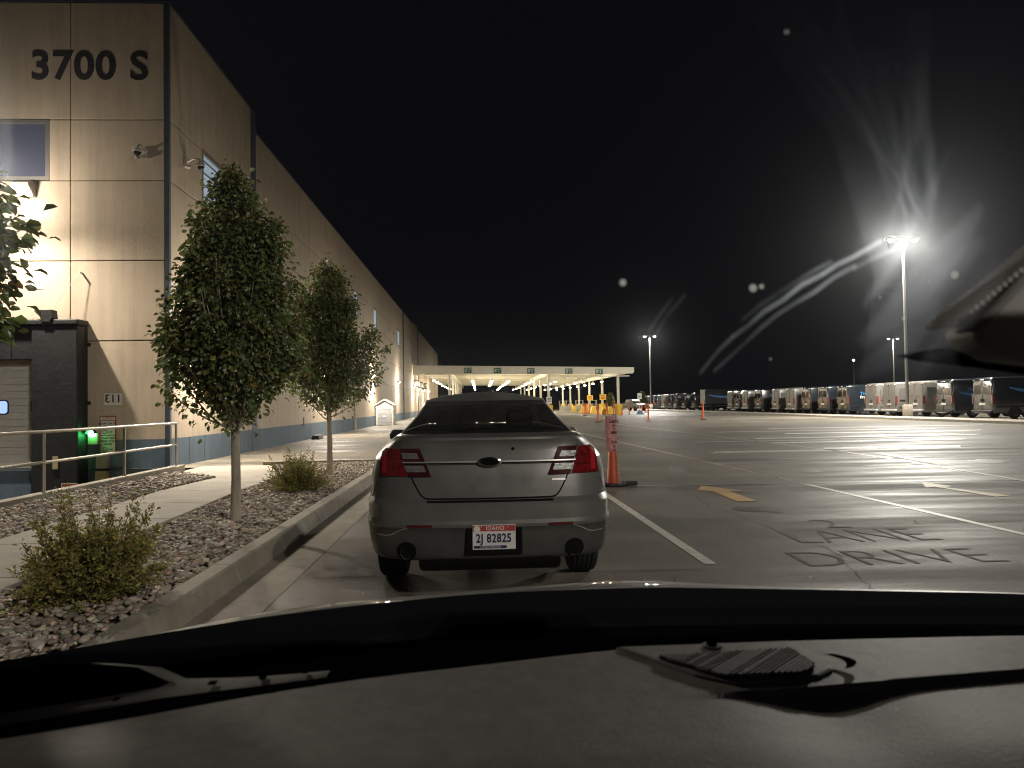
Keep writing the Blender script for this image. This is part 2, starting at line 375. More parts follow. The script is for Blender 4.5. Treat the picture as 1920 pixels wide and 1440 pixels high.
e = empty('fallen_leaf', (4.95, 8.3, .006)); b = MB(); b.grid([[(-.035, 0, .004), (0, -.004, .012), (.04, 0, .006)], [(-.03, .025, .012), (0, .03, .018), (.03, .028, .014)], [(-.01, .055, .006), (0, .06, .01), (.012, .055, .008)]]).build('blade', 'pale_yellow', e, fix=False); tag(e, 'small yellow fallen leaf lying beside the lane line', 'leaf')
rs = random.Random(9)
for k, (x, y, r) in enumerate(((.6, 4.6, .22), (-.5, 5.0, .15), (3.6, 9.6, .3), (7.1, 8.2, .35), (.1, 13.5, .3), (4.2, 15.5, .4), (6.6, 14.6, .3), (11.2, 16, .5))):
    pts = []
    for a in range(22): t = 2 * math.pi * a / 22; q = r * (.75 + .25 * math.sin(2 * t + k) + rs.uniform(-.12, .12)); pts.append((x + q * math.cos(t), y + 1.6 * q * math.sin(t)))
    mark('oil_stain', pts, 'oil_stain', .0035)
# ---- kerb between the lot and the gravel bed
KERB = tag(empty('kerb', (0, 0, 0)), 'raised concrete kerb along the gravel bed', 'kerb', kind='structure')
y = -6.0
while y < 18.4:
    y1 = min(y + 3.05, 18.55)
    prof = [(-2.19, -.02), (-2.19, .138), (-2.17, .15), (-2.03, .152), (-2.005, .14), (-1.945, .0), (-1.945, -.02)]
    bb = MB(); bb.prism(prof, y + .006, y1 - .006, 'y'); bb.build('kerb_segment', 'kerb', KERB, bevel=.006); y = y1
bb = MB(); bb.prism([(-5.3, 18.55), (-1.945, 18.55), (-1.945, 18.7), (-5.3, 18.7)], -.02, .10); bb.build('kerb_segment', 'kerb', KERB, bevel=.01)
b = MB(); b.add([(-1.945, -6, .003), (-1.52, -6, .003), (-1.52, 18.7, .003), (-1.945, 18.7, .003)], [(0, 1, 2, 3)]); b.build('gutter_strip', 'kerb', KERB, fix=False)

# ---- sidewalk slabs
SW = tag(empty('sidewalk'), 'pale concrete sidewalk between the gravel beds', 'sidewalk', kind='structure')
def swx(y): return -4.78 - .045 * (y - 6), -3.50 - .045 * (y - 6)
y = -6.0
while y < 14.2:
    y1 = y + 1.5
    l0, r0 = swx(y); l1, r1 = swx(y1); zt = .132 if y < 12.6 else .128 - .03 * (y - 12.6)
    zt1 = .132 if y1 < 12.7 else .128 - .03 * (y1 - 12.6)
    b = MB(); g = .007
    b.add([(l0, y + g, -.05), (r0, y + g, -.05), (r1, y1 - g, -.05), (l1, y1 - g, -.05), (l0, y + g, zt), (r0, y + g, zt), (r1, y1 - g, zt1), (l1, y1 - g, zt1)],
          [(0, 3, 2, 1), (4, 5, 6, 7), (0, 1, 5, 4), (1, 2, 6, 5), (2, 3, 7, 6), (3, 0, 4, 7)])
    b.build('slab', 'sidewalk', SW, bevel=.008); y = y1
for k, (ya, yb) in enumerate(((15.01, 16.6), (16.62, 18.5))):
    la, lb = (-5.25, -6.7) if k == 0 else (-6.72, -6.72)
    ra, rb = (-3.92, -4.05) if k == 0 else (-4.05, -4.9)
    b = MB(); b.prism([(la, ya), (ra, ya), (rb, yb), (lb, yb)], -.05, .055 - .04 * k); b.build('slab', 'sidewalk', SW, bevel=.006)

# ---- soil under the stones, then the stones
b = MB()
b.add([(-3.4, -4, .07), (-2.19, -4, .07), (-2.19, 18.56, .07), (-5.0, 18.56, .03), (-4.2, 15, .05), (-3.5, 6, .07)], [(0, 1, 2, 3, 4, 5)])
b.add([(-6.5, -4, .07), (-4.4, -4, .07), (-4.8, 6, .07), (-5.24, 15, .05), (-6.5, 16.5, .04)], [(0, 1, 2, 3, 4)])
tag(b.build('planting_soil', 'soil', fix=False), 'dark soil under the river stones', 'soil', kind='structure')
def stones():
    t = (1 + 5 ** .5) / 2
    iv = np.array([(-1, t, 0), (1, t, 0), (-1, -t, 0), (1, -t, 0), (0, -1, t), (0, 1, t), (0, -1, -t), (0, 1, -t), (t, 0, -1), (t, 0, 1), (-t, 0, -1), (-t, 0, 1)], float)
    iv /= np.linalg.norm(iv[0])
    fi = np.array([(0, 11, 5), (0, 5, 1), (0, 1, 7), (0, 7, 10), (0, 10, 11), (1, 5, 9), (5, 11, 4), (11, 10, 2), (10, 7, 6), (7, 1, 8), (3, 9, 4), (3, 4, 2), (3, 2, 6), (3, 6, 8), (3, 8, 9), (4, 9, 5), (2, 4, 11), (6, 2, 10), (8, 6, 7), (9, 8, 1)])
    P = []
    def region(inside, x0, x1, y0, y1, sp, ztop, jit=.5):
        nx, ny = int((x1 - x0) / sp), int((y1 - y0) / sp)
        gx, gy = np.meshgrid(np.arange(nx) * sp + x0, np.arange(ny) * sp + y0)
        p = np.stack([gx.ravel(), gy.ravel()], 1) + rng.uniform(-jit, jit, (nx * ny, 2)) * sp
        p = p[inside(p[:, 0], p[:, 1])]
        z = ztop(p[:, 1]) + rng.uniform(-.012, .018, len(p))
        P.append(np.column_stack([p, z]))
    bed = lambda x, y: (x > swx(y)[1] + .035) & (x < -2.22) & (y < 18.5) & ((y < 15) | (x > -4.0 - .33 * (y - 15)))
    strip = lambda x, y: (x < swx(y)[0] - .03) & (x > -6.48) & ((y < 15) | (y - 15 < (-5.27 - x) * 1.1)) & (y < 16.3)
    zt = lambda y: np.where(y < 13, .098, .098 - .012 * (y - 13))
    region(bed, -5.2, -2.2, 2.0, 18.5, .047, zt); region(strip, -6.5, -4.7, 5.0, 16.4, .050, zt)
    region(bed, -5.2, -2.2, 2.0, 18.5, .09, lambda y: zt(y) + .018); region(strip, -6.5, -4.7, 5.0, 16.4, .1, lambda y: zt(y) + .016)
    P = np.concatenate(P); n = len(P)
    sz = np.clip(rng.lognormal(-.04, .30, (n, 1)), .5, 1.9) * np.array([[.031, .023, .0145]]) * rng.uniform(.8, 1.2, (n, 3))
    V = iv[None] * sz[:, None, :] * rng.uniform(.86, 1.14, (n, 12, 1))
    a = rng.uniform(0, 2 * np.pi, n); tl = rng.normal(0, .28, n); t2 = rng.normal(0, .28, n)
    ca, sa = np.cos(a), np.sin(a)
    x, y, z = V[..., 0].copy(), V[..., 1].copy(), V[..., 2].copy()
    y, z = y * np.cos(tl)[:, None] - z * np.sin(tl)[:, None], y * np.sin(tl)[:, None] + z * np.cos(tl)[:, None]
    x, z = x * np.cos(t2)[:, None] - z * np.sin(t2)[:, None], x * np.sin(t2)[:, None] + z * np.cos(t2)[:, None]
    x, y = x * ca[:, None] - y * sa[:, None], x * sa[:, None] + y * ca[:, None]
    V = np.stack([x, y, z], 2) + P[:, None, :]
    F = (fi[None] + (np.arange(n) * 12)[:, None, None]).reshape(-1, 3)
    me = bpy.data.meshes.new('river_stones')
    me.vertices.add(n * 12); me.vertices.foreach_set('co', V.astype(np.float32).ravel())
    me.loops.add(len(F) * 3); me.loops.foreach_set('vertex_index', F.astype(np.int32).ravel())
    me.polygons.add(len(F)); me.polygons.foreach_set('loop_start', np.arange(len(F), dtype=np.int32) * 3)
    me.polygons.foreach_set('use_smooth', np.ones(len(F), bool)); me.update()
    base = np.array([[.30, .255, .205]]) * rng.lognormal(0, .38, (n, 1)) * (1 + rng.normal(0, .05, (n, 3)))
    base[rng.random(n) < .12] *= np.array([1.1, .86, .78])
    c = np.ones((n, 12, 4), np.float32); c[..., :3] = np.clip(base, .03, .6)[:, None, :]
    at = me.color_attributes.new('tone', 'FLOAT_COLOR', 'POINT'); at.data.foreach_set('color', c.ravel())
    me.materials.append(M['stones']); o = bpy.data.objects.new('river_stones', me); COL.objects.link(o)
    tag(o, 'loose grey river stones filling the planting beds', 'gravel', kind='stuff')
stones()

# ================================================================== WAREHOUSE
WH = tag(empty('warehouse_building', (WX, FY, 0)), 'long cream warehouse with blue wainscot and 3700 S on its end wall', 'building')
def wbuild(bb, name, m, parent=None, **k):
    par = parent or WH; off = par.matrix_world.translation if False else Vector((WX, FY, 0))
    bb.v = [(x - off.x, y - off.y, z - off.z) for x, y, z in bb.v]
    if parent is not None:
        pass
    return bb.build(name, m, par, **k)
ZR = [PIT - .1, .70, 3.08, 5.02, 6.97, 8.46, 11.34]; G = .011
# core the panels hang on
b = MB(); b.box(-60, WX - .06, FY + .06, 25.55, PIT - .2, 11.2); wbuild(b, 'wall_core', 'stucco_joint')
b = MB(); b.box(-60, WX - .06, 25.55, 137, PIT - .2, 10.6); wbuild(b, 'wall_core', 'stucco_joint')
# --- end wall (faces the camera)
XJ = [-30, -24.4, -19.0, -14.4, -9.78, WX - .10]
WIN_X = (-14.2, -10.28)
DOOR = (-13.2, -10.48, .06, 2.55)
for i in range(len(XJ) - 1):
    for j in range(len(ZR) - 1):
        x0, x1, z0, z1 = XJ[i] + G, XJ[i + 1] - G, ZR[j] + (G if j > 1 else 0), ZR[j + 1] - (G if j > 0 else 0)
        mm = 'wainscot' if j == 0 else 'stucco'
        segs = [(x0, x1, z0, z1)]
        if i == 3 and j == 4: segs = [(WIN_X[1], x1, z0, z1)]
        if i == 3 and j == 0: segs = [(DOOR[1], x1, z0, z1), (x0, DOOR[0], z0, z1), (DOOR[0] + .002, DOOR[1] - .002, z0, DOOR[2])]
        if i == 3 and j == 1: segs = [(DOOR[1], x1, z0, z1), (x0, DOOR[0], z0, z1), (DOOR[0] + .002, DOOR[1] - .002, DOOR[3], z1)]
        for s in segs:
            b = MB(); b.box(s[0], s[1], FY, FY + .07, s[2], s[3]); wbuild(b, 'wall_panel', mm, bevel=.012 if j > 1 else 0)
# --- long side wall
YJ = [FY + .02, 25.4, 33.5, 41.2, 48.9, 56.6, 64.3, 74.3, 86.0, 96, 108, 122, 137]
ROOF = lambda k: 11.34 if k == 0 else 10.72
LW = [(20.55, 22.35), (45.2, 46.9), (53.6, 55.4), (69.3, 71.4)]
for i in range(len(YJ) - 1):
    for j in range(len(ZR) - 1):
        y0, y1, z0, z1 = YJ[i] + G, YJ[i + 1] - G, ZR[j] + (G if j > 1 else 0), ZR[j + 1] - (G if j > 0 else 0)
        if j == 0: z0 = -.05
        if j == 5: z1 = ROOF(i)
        if i == 0: y1 -= .45
        mm = 'wainscot' if j == 0 else 'stucco'
        segs = [(y0, y1)]
        if j == 4:
            for a, c in LW:
                if y0 < a and c < y1: segs = [(y0, a), (c, y1)]
        for s in segs:
            b = MB(); b.box(WX - .07, WX, s[0], s[1], z0, z1); wbuild(b, 'wall_panel', mm, bevel=.012 if j > 1 else 0)
# corner trim, downspouts
b = MB(); b.box(WX - .10, WX + .012, FY - .012, FY + .09, -.6, 11.36); wbuild(b, 'corner_trim', 'blue_trim')
b = MB(); b.box(WX - .12, WX + .03, 24.98, 25.4, 0, 11.36); wbuild(b, 'pilaster', 'blue_trim')
b = MB(); b.box(WX, WX + .10, 74.2, 74.45, .05, 10.7); wbuild(b, 'downspout', 'blue_trim')
b = MB(); b.box(WX, WX + .08, 92.0, 92.4, .05, 10.75); wbuild(b, 'downspout', 'blue_trim')
b = MB(); b.box(WX, WX + .09, 44.9, 45.25, .02, 3.0); wbuild(b, 'downspout', 'stucco')
b = MB(); b.box(-60, WX + .02, FY - .02, 25.42, 11.345, 11.40); wbuild(b, 'parapet_cap', 'blue_trim')
b = MB(); b.box(-60, WX + .02, 25.43, 137, 10.725, 10.77); wbuild(b, 'parapet_cap', 'blue_trim')
b = MB(); b.box(-40, WX + .06, 86.2, 92, 10.77, 10.9); wbuild(b, 'parapet_cap', 'stucco')
# conduit and seams at the foot of the side wall
for yy in (19.6, 20.6, 23.2): 
    b = MB(); b.box(WX + .001, WX + .006, yy, yy + .02, 0, .69); wbuild(b, 'seam', 'blue_trim')
b = MB(); b.box(WX, WX + .05, 20.0, 22.0, .02, 2.12) if False else b.box(WX + .001, WX + .02, 32.0, 32.18, .62, .98); wbuild(b, 'outlet_box', 'blue_trim')
# --- windows
def window_end():
    x0, x1, z0, z1 = WIN_X[0], WIN_X[1], 6.98, 8.45
    b = MB(); t = .09
    b.box(x0, x1, FY - .015, FY + .06, z1 - t, z1); b.box(x0, x1, FY - .015, FY + .06, z0, z0 + t); b.box(x1 - t, x1, FY - .013, FY + .058, z0 + t, z1 - t); b.box(x0, x0 + t, FY - .013, FY + .058, z0 + t, z1 - t)
    w = wbuild(b, 'window', 'win_frame')
    b = MB(); b.box(x0 + t, x1 - t, FY + .03, FY + .04, z0 + t, z1 - t); p = wbuild(b, 'pane', 'night_room'); p.parent = w
window_end()
def window_side(a, c, z0, z1, first):
    t = .07; b = MB()
    b.box(WX - .06, WX + .015, a, c, z1 - t, z1); b.box(WX - .06, WX + .015, a, c, z0, z0 + t); b.box(WX - .058, WX + .013, a, a + t, z0 + t, z1 - t); b.box(WX - .058, WX + .013, c - t, c, z0 + t, z1 - t)
    w = wbuild(b, 'window', 'win_frame')
    b = MB(); b.box(WX - .058, WX - .05, a + t, c - t, z0 + t, z1 - t); p = wbuild(b, 'pane', 'lit_room'); p.parent = w
    if first:   # roof joists seen through the glass
        for k in range(4):
            b = MB(); b.box(WX - .049, WX - .03, a + t, c - t, z0 + .25 + .33 * k, z0 + .285 + .33 * k); q = wbuild(b, 'joist', 'room_beam'); q.parent = w
        b = MB(); b.tube([(WX - .035, a + .3, z0 + .15), (WX - .035, c - .3, z1 - .2)], .03, 6); q = wbuild(b, 'joist', 'room_beam'); q.parent = w
for k, (a, c) in enumerate(LW): window_side(a, c, 6.98, 8.45, k == 0)
# --- address
text('address_lettering', '3700 S', .97, 'sign_black', WH, (-9.33 - WX, -.006, 9.75), (1, 0, 0), (0, 0, 1), bold=.026, depth=.004, sx=1.0, spacing=1.06)
# --- dock door with sections and oval lights, shelter of black rubber
def dock():
    x0, x1, z0, z1 = DOOR
    d = empty('dock_door', (0, 0, 0), parent=WH)
    n = 5; hgt = (z1 - z0) / n
    for k in range(n):
        b = MB(); zz = z0 + k * hgt
        for r in range(3):
            b.box(x0, x1, FY + .02, FY + .05 - .006 * (r == 1), zz + r * hgt / 3 + .006, zz + (r + 1) * hgt / 3 - .004)
        b.box(x0, x1, FY + .035, FY + .055, zz + .002, zz + hgt - .002)
        p = wbuild(b, 'door_panel', 'white_door'); p.parent = d
    for xc in (-10.58, -11.35):
        w, h, r = .10, .15, .07; zc = 1.52
        pts = []
        for (sx, sz, a0) in ((1, 1, 0), (-1, 1, 90), (-1, -1, 180), (1, -1, 270)):
            for q in range(5):
                a = math.radians(a0 + q * 22.5); pts.append((xc + sx * (w - r) + r * math.cos(a), zc + sz * (h - r) + r * math.sin(a)))
        b = MB(); b.prism([(xc + (u - xc) * 1.25, zc + (v - zc) * 1.18) for u, v in pts], FY + .005, FY + .05, 'y'); f = wbuild(b, 'door_light', 'black_plastic'); f.parent = d
        b = MB(); b.prism(pts, FY + .0, FY + .02, 'y'); q = wbuild(b, 'pane', 'door_pane'); q.parent = d
    s = empty('dock_shelter', (0, 0, 0), parent=WH); Yf = FY - .48
    b = MB(); b.box(-10.42, -9.36, Yf, FY - .002, PIT + .6, 3.42); p = wbuild(b, 'side_pad', 'rubber', bevel=.03); p.parent = s
    b = MB(); b.box(-14.3, -13.25, Yf, FY - .002, PIT + .6, 3.42); p = wbuild(b, 'side_pad', 'rubber', bevel=.03); p.parent = s
    b = MB(); b.box(-14.32, -9.34, Yf - .03, FY - .002, 3.425, 3.56); p = wbuild(b, 'head_frame', 'rubber', bevel=.03); p.parent = s
    b = MB(); b.box(-13.24, -10.425, Yf + .05, FY - .10, 2.62, 3.42); p = wbuild(b, 'head_curtain', 'rubber', bevel=.02); p.parent = s
    for xx in (-10.9, -11.3, -12.0): 
        b = MB(); b.box(xx, xx + .02, Yf + .03, Yf + .048, 2.75, 3.4); p = wbuild(b, 'curtain_rib', 'black_plastic'); p.parent = s
    b = MB(); b.prism([(-10.15, 3.5), (-9.98, 3.50), (-9.92, 3.6), (-9.94, 3.78), (-10.34, 3.76), (-10.2, 3.62)], Yf - .05, Yf + .2, 'y'); p = wbuild(b, 'torn_flap', 'rubber'); p.parent = s
    for zz in (1.55, 2.95): 
        b = MB(); b.box(-9.36, -9.30, FY - .05, FY - .003, zz, zz + .08); p = wbuild(b, 'hinge', 'black_plastic'); p.parent = s
    b = MB(); b.box(-9.92, -9.80, Yf - .02, Yf - .002, .06, .36); p = wbuild(b, 'edge_guard', 'beige_box'); p.parent = s
    b = MB(); b.box(-10.5, -10.0, FY - .35, FY - .002, -.55, -.1); p = wbuild(b, 'dock_bumper', 'rubber', bevel=.03); p.parent = WH
dock()

# --- guy line with its eye bolt
b = MB(); b.tube([(0, 0, 0), (0, -.14, .0)], .022, 8); e = empty('guy_line', (-9.50, FY, 4.72)); b.build('eye_bolt', 'camera_white', e)
b = MB(); b.tube([(0, -.13, -.01), (-.62, -.42, -1.12)], .007, 6); b.build('cable', 'camera_white', e)
tag(e, 'thin cable running from a wall bolt down to the dock shelter', 'cable')

# --- wall lamps
def wall_lamp(name, loc, face, power, label, size, group=None, throw=None, ang=None):
    e = empty(name, loc); fx, fy = face
    def T(b): 
        # local: u along wall, n outward, z
        b.v = [(fx * nn + fy * uu, fy * nn - fx * uu, zz) for uu, nn, zz in b.v]; return b
    s = size
    b = MB(); b.prism([(0, -.5 * s), (.25 * s, -.5 * s), (.95 * s, .12 * s), (.95 * s, .28 * s), (.5 * s, .5 * s), (0, .5 * s)], -.62 * s, .62 * s, 'x')
    T(b); b.build('housing', 'lamp_housing', e, bevel=.01)
    b = MB(); b.prism([(.30 * s, -.49 * s), (.97 * s, .10 * s), (.94 * s, .14 * s), (.26 * s, -.46 * s)], -.5 * s, .5 * s, 'x')
    T(b); b.build('lens', 'lamp_lens', e)
    d = Vector((fx * .62, fy * .62, -.78)) if throw is None else Vector(throw)
    if ang == 360:
        lamp('bulb', 'SPOT', (fx * 1.1, fy * 1.1, -.2), power, WARM, e, aim=(fx * .55, fy * .55, -.83), spot_size=math.radians(178), spot_blend=1.0, shadow_soft_size=.09)
        lamp('added_spill', 'POINT', (fx * 1.1, fy * 1.1, -.2), power * .045, WARM, e, shadow_soft_size=.09)  # weak extra light added to brighten the wall above the lamp
    else: lamp('bulb', 'SPOT', (fx * 1.05 * s, fy * 1.05 * s, -.45 * s), power, WARM, e, aim=d, spot_size=math.radians(ang or 168), spot_blend=.55, shadow_soft_size=.09)
    if ang != 360: lamp('added_spill', 'POINT', (fx * .9, fy * .9, .05), power * .22, WARM, e, shadow_soft_size=.12)  # extra point light added off the wall to brighten its upper part
    tag(e, label, 'lamp', group); return e
wall_lamp('wall_lamp', (-10.80, FY, 6.74), (0, -1), P_DOCK, 'blazing wall lamp above the dock door, half hidden by leaves', .36, ang=360)
def side_lamps():
    g = 'lamps along the long side wall'
    labs = {52.5: 'wall lamp on the side wall shining through the edge of the farther tree', 68.9: 'wall lamp with a streak of light under it beyond the small shed',
            84.9: 'wall lamp just before the canopy meets the wall', 36.2: 'wall lamp on the side wall hidden by the farther tree', 20.2: 'wall lamp on the side wall hidden by the nearer tree'}
    for y, lb in labs.items():
        wall_lamp('wall_lamp', (WX, y, 3.55), (1, 0), P_WALL, lb, .26, g)
    for y, od in ((92, 'first'), (100, 'second'), (110, 'third')):
        wall_lamp('wall_lamp', (WX, y, 3.4), (1, 0), P_WALL * .6, f'wall lamp on the warehouse wall, {od} one inside the canopy', .26, g)
side_lamps()

# --- security cameras
def cctv(loc, face, label):
    e = empty('security_camera', loc); fx, fy = face
    def T(b): b.v = [(fx * nn + fy * uu, fy * nn - fx * uu, zz) for uu, nn, zz in b.v]; return b
    b = MB(); b.box(-.09, .09, 0, .08, -.12, .12); T(b).build('mount', 'camera_white', e, bevel=.012)
    b = MB(); b.tube([(0, .07, .04), (0, .22, .12), (0, .36, .10), (0, .40, .02)], .028, 8); T(b).build('arm', 'camera_white', e, smooth=True)
    b = MB(); b.lathe([(.02, .05), (.09, .03), (.11, -.03), (.105, -.06)], (0, .40, -.03), 16); T(b).build('housing', 'camera_white', e, smooth=True)
    b = MB(); b.lathe([(.085, -.06), (.08, -.10), (.05, -.14), (.01, -.155)], (0, .40, -.03), 16); T(b).build('dome', 'dark_glass', e, smooth=True)
    b = MB(); b.lathe([(.01, .0), (.05, -.02), (.055, -.07), (.03, -.1)], (.12, .14, -.08), 12); T(b).build('sensor', 'camera_white', e, smooth=True)
    tag(e, label, 'camera', 'cameras on the warehouse walls')
cctv((-8.02, FY, 7.62), (0, -1), 'white dome camera on the end wall beneath the number')
cctv((WX, 19.35, 7.72), (1, 0), 'white dome camera on the side wall next to the corner')
cctv((WX, 63.0, 7.6), (1, 0), 'small dome camera far along the side wall between two lit windows')

# --- dock signs, signal and boxes
def panel(name, x0, x1, z0, z1, m, y=FY - .003, t=.02, parent=None):
    b = MB(); b.box(x0, x1, y - t, y, z0, z1); return b.build(name, m, parent)
e = empty('dock_number_sign'); panel('plate', -8.98, -8.56, 1.53, 1.82, 'sign_white', parent=e)
text('number', '113', .27, 'sign_black', e, (-8.77, FY - .025, 1.68), bold=.004, depth=.001, mirror=True); tag(e, 'white plate with mirror written 113 beside the dock', 'sign')
e = empty('dock_notice'); panel('plate', -9.08, -8.70, .38, 1.27, 'sign_red', parent=e)
for z0, z1 in ((1.17, 1.25), (.82, 1.15), (.41, .80)): panel('field', -9.06, -8.72, z0, z1, 'sign_white', FY - .023, .004, e)
text('notice_text', 'NOTICE', .075, 'sign_red', e, (-8.89, FY - .0285, 1.21), mirror=True, depth=.0005, bold=.001)
for zz, s in ((1.09, 'DO NOT MOVE'), (1.02, 'ON RED'), (.74, 'KEEP TRUCK'), (.67, 'UNTIL GREEN'), (.60, 'SIGNAL')): text('notice_text', s, .058, 'sign_black', e, (-8.89, FY - .0285, zz), mirror=True, depth=.0005, bold=.002)
for zz in (.89, .48):
    b = MB(); b.tube([(-8.96 + .07 * math.cos(a / 10 * 2 * math.pi), FY - .029, zz + .04 * math.sin(a / 10 * 2 * math.pi)) for a in range(11)], .006, 5); b.build('pictogram', 'sign_black', e)
    b = MB(); b.prism([(-8.86, zz - .008), (-8.80, zz - .008), (-8.80, zz - .02), (-8.77, zz), (-8.80, zz + .02), (-8.80, zz + .008), (-8.86, zz + .008)], FY - .030, FY - .0275, 'y'); b.build('pictogram', 'sign_black', e)
tag(e, 'red bordered dock notice with two white mirror written fields', 'sign')
e = empty('dock_signal', (-9.20, FY, .86))
b = MB(); b.box(-.12, .12, -.12, -.003, -.26, .20); b.build('box', 'beige_box', e, bevel=.015)
b = MB(); b.lathe([(.085, 0), (.085, -.05), (.06, -.075), (.01, -.085)], (0, -.12, 0), 18, 'y'); b.build('lens', 'green_lens', e, smooth=True)
b = MB()
for k in range(10):
    a0, a1 = math.radians(18 * k), math.radians(18 * (k + 1))
    b.add([(.10 * math.cos(a0), -.12, .10 * math.sin(a0)), (.10 * math.cos(a1), -.12, .10 * math.sin(a1)), (.10 * math.cos(a1), -.26, .10 * math.sin(a1)), (.10 * math.cos(a0), -.26, .10 * math.sin(a0))], [(0, 1, 2, 3)])
b.build('visor', 'black_plastic', e)
lamp('green_bulb', 'POINT', (0, -.24, 0), 3.0, (.06, 1.0, .18), e, shadow_soft_size=.05)
tag(e, 'lit green dock signal lamp on the wall', 'signal')
e = empty('control_box', (-8.98, FY, .15)); b = MB(); b.box(-.13, .13, -.16, -.003, -.12, .20); b.build('box', 'box_grey', e, bevel=.01)
b = MB(); b.tube([(-.12, -.05, .55), (-.05, -.06, .45), (-.02, -.06, .2)], .014, 8); b.build('conduit', 'box_grey', e, smooth=True)
tag(e, 'grey control box with a bent conduit under the dock notice', 'box')
e = empty('junction_box', (-8.99, FY, -.16)); b = MB(); b.box(-.15, .13, -.14, -.003, -.13, .13); b.build('box', 'beige_box', e, bevel=.01)
b = MB(); b.tube([(0, -.07, -.13), (.02, -.08, -.3), (0, -.07, -.5)], .03, 8); b.build('cable', 'beige_box', e, smooth=True)
tag(e, 'beige junction box under the grey control box', 'box')
e = empty('warning_label'); panel('plate', -9.72, -9.36, -.52, -.27, 'sign_white', FY - .49, .01, e)
panel('band', -9.70, -9.38, -.34, -.29, 'sign_red', FY - .501, .003, e)
for zz in (-.39, -.43, -.47): panel('print_line', -9.69, -9.40, zz - .008, zz + .008, 'sign_black', FY - .501, .003, e)
tag(e, 'small white and red warning label low beside the dock door', 'sign')
e = empty('paper_notice'); panel('sheet', -10.72, -10.40, 4.35, 4.95, 'sign_white', FY - .003, .006, e); tag(e, 'pale sheet fixed to the end wall behind the leaves', 'sign')

# --- retaining curb and handrail of the dock bay
b = MB(); b.box(-6.76, -6.56, -6, 17.0, PIT - .2, .175); o = b.build('retaining_curb', 'kerb', bevel=.012); tag(o, 'low concrete curb wall edging the sunken truck bay', 'wall', kind='structure')
e = empty('handrail', (-6.66, 0, .17))
ys = [-2.0, .6, 3.2, 5.8, 8.4, 11.75, 14.35, 16.75]
for yy in ys: MB().tube([(0, yy, 0), (0, yy, .93)], .026, 10).build('post', 'galv', e, smooth=True)
MB().tube([(0, ys[0], .93), (0, ys[-1], .93)], .026, 10).build('top_rail', 'galv', e, smooth=True)
MB().tube([(0, ys[0], .46), (0, ys[-1], .46)], .024, 10).build('mid_rail', 'galv', e, smooth=True)
tag(e, 'galvanised pipe handrail along the truck bay', 'railing')

# --- small shed by the side wall
e = empty('storage_shed', (-6.75, 53.8, 0))
MB().prism([(-.62, 0), (.62, 0), (.62, 1.45), (0, 1.80), (-.62, 1.45)], 0, 1.6, 'y').build('wall', 'shed_wall', e)
MB().prism([(-.74, 1.40), (0, 1.82), (.74, 1.40), (.74, 1.47), (0, 1.90), (-.74, 1.47)], -.12, 1.7, 'y').build('roof', 'shed_wall', e)
for k in range(9): MB().box(-.46, .46, -.035 - .012 * (k % 2), -.004, .06 + k * .155, .205 + k * .155).build('slat', 'shed_door', e)
for x in (-.56, .56): MB().box(x - .06, x + .06, -.05, -.003, .02, 1.45).build('trim', 'shed_wall', e)
MB().box(-.1, .1, -.06, -.045, .62, .70).build('label_plate', 'sign_white', e)
tag(e, 'small gabled shed with grey slatted door beside the warehouse wall', 'shed')
e = empty('wheel_stop', (-7.1, 33.2, 0)); MB().prism([(-.18, 0), (.18, 0), (.12, .18), (-.12, .18)], -.45, .45, 'y').build('block', 'rubber', e, bevel=.02); tag(e, 'black rubber block lying at the foot of the side wall', 'block')

# ================================================================== LOT LIGHT POLES
def light_pole(loc, label, h=12.9, heads=True, power=None):
    e = empty('light_pole', loc)
    MB().lathe([(.33, 0), (.33, .88), (.30, .93)], (0, 0, 0), 20).build('concrete_base', 'base_concrete', e, smooth=True)
    MB().tube([(0, 0, .93), (0, 0, h * .5), (0, 0, h - .1)], [.115, .10, .075], 12).build('pole', 'pole_metal', e, smooth=True)
    MB().box(-.95, .95, -.05, .05, h - .12, h - .04).build('cross_arm', 'pole_metal', e)
    for s in (-1, 1):
        hd = MB().prism([(s * .55, -.20), (s * 1.15, -.24), (s * 1.15, .24), (s * .55, .20)], h - .16, h - .02).build('lamp_head', 'pole_metal', e, bevel=.02)
        MB().lathe([(.20, h - .165), (.19, h - .22), (.13, h - .27), (.02, h - .29)], (s * .87, 0, 0), 14).build('lens', 'pole_lens', hd, smooth=True)
        lamp('bulb', 'SPOT', (s * .87, 0, h - .34), power or P_POLE, COOL, e, aim=(0, 0, -1), spot_size=math.radians(178), spot_blend=.25, shadow_soft_size=.18)
    tag(e, label, 'lamp post', 'light poles of the lot'); return e
light_pole((30.55, 52.0, 0), 'tall twin headed light pole rising from the van row beside white vans')
light_pole((29.7, 128.0, 0), 'distant twin headed light pole just beyond the canopy corner')
light_pole((79.2, 139.0, 0), 'small far twin headed light pole behind the vans next to the tall pole')
light_pole((13.0, -15.0, 0), 'unseen light pole added behind the viewer to light the sedan', power=7500)  # added out of view to light the sedan's rear
e = empty('distant_lamp', (95, 185, 0)); MB().tube([(0, 0, 0), (0, 0, 11)], [.1, .06], 8).build('pole', 'pole_metal', e); MB().lathe([(.02, 11.0), (.22, 11.05), (.22, 11.2), (.02, 11.3)], (0, 0, 0), 10).build('lamp_head', 'pole_lens', e); tag(e, 'tiny single lamp far behind the vans', 'lamp post')

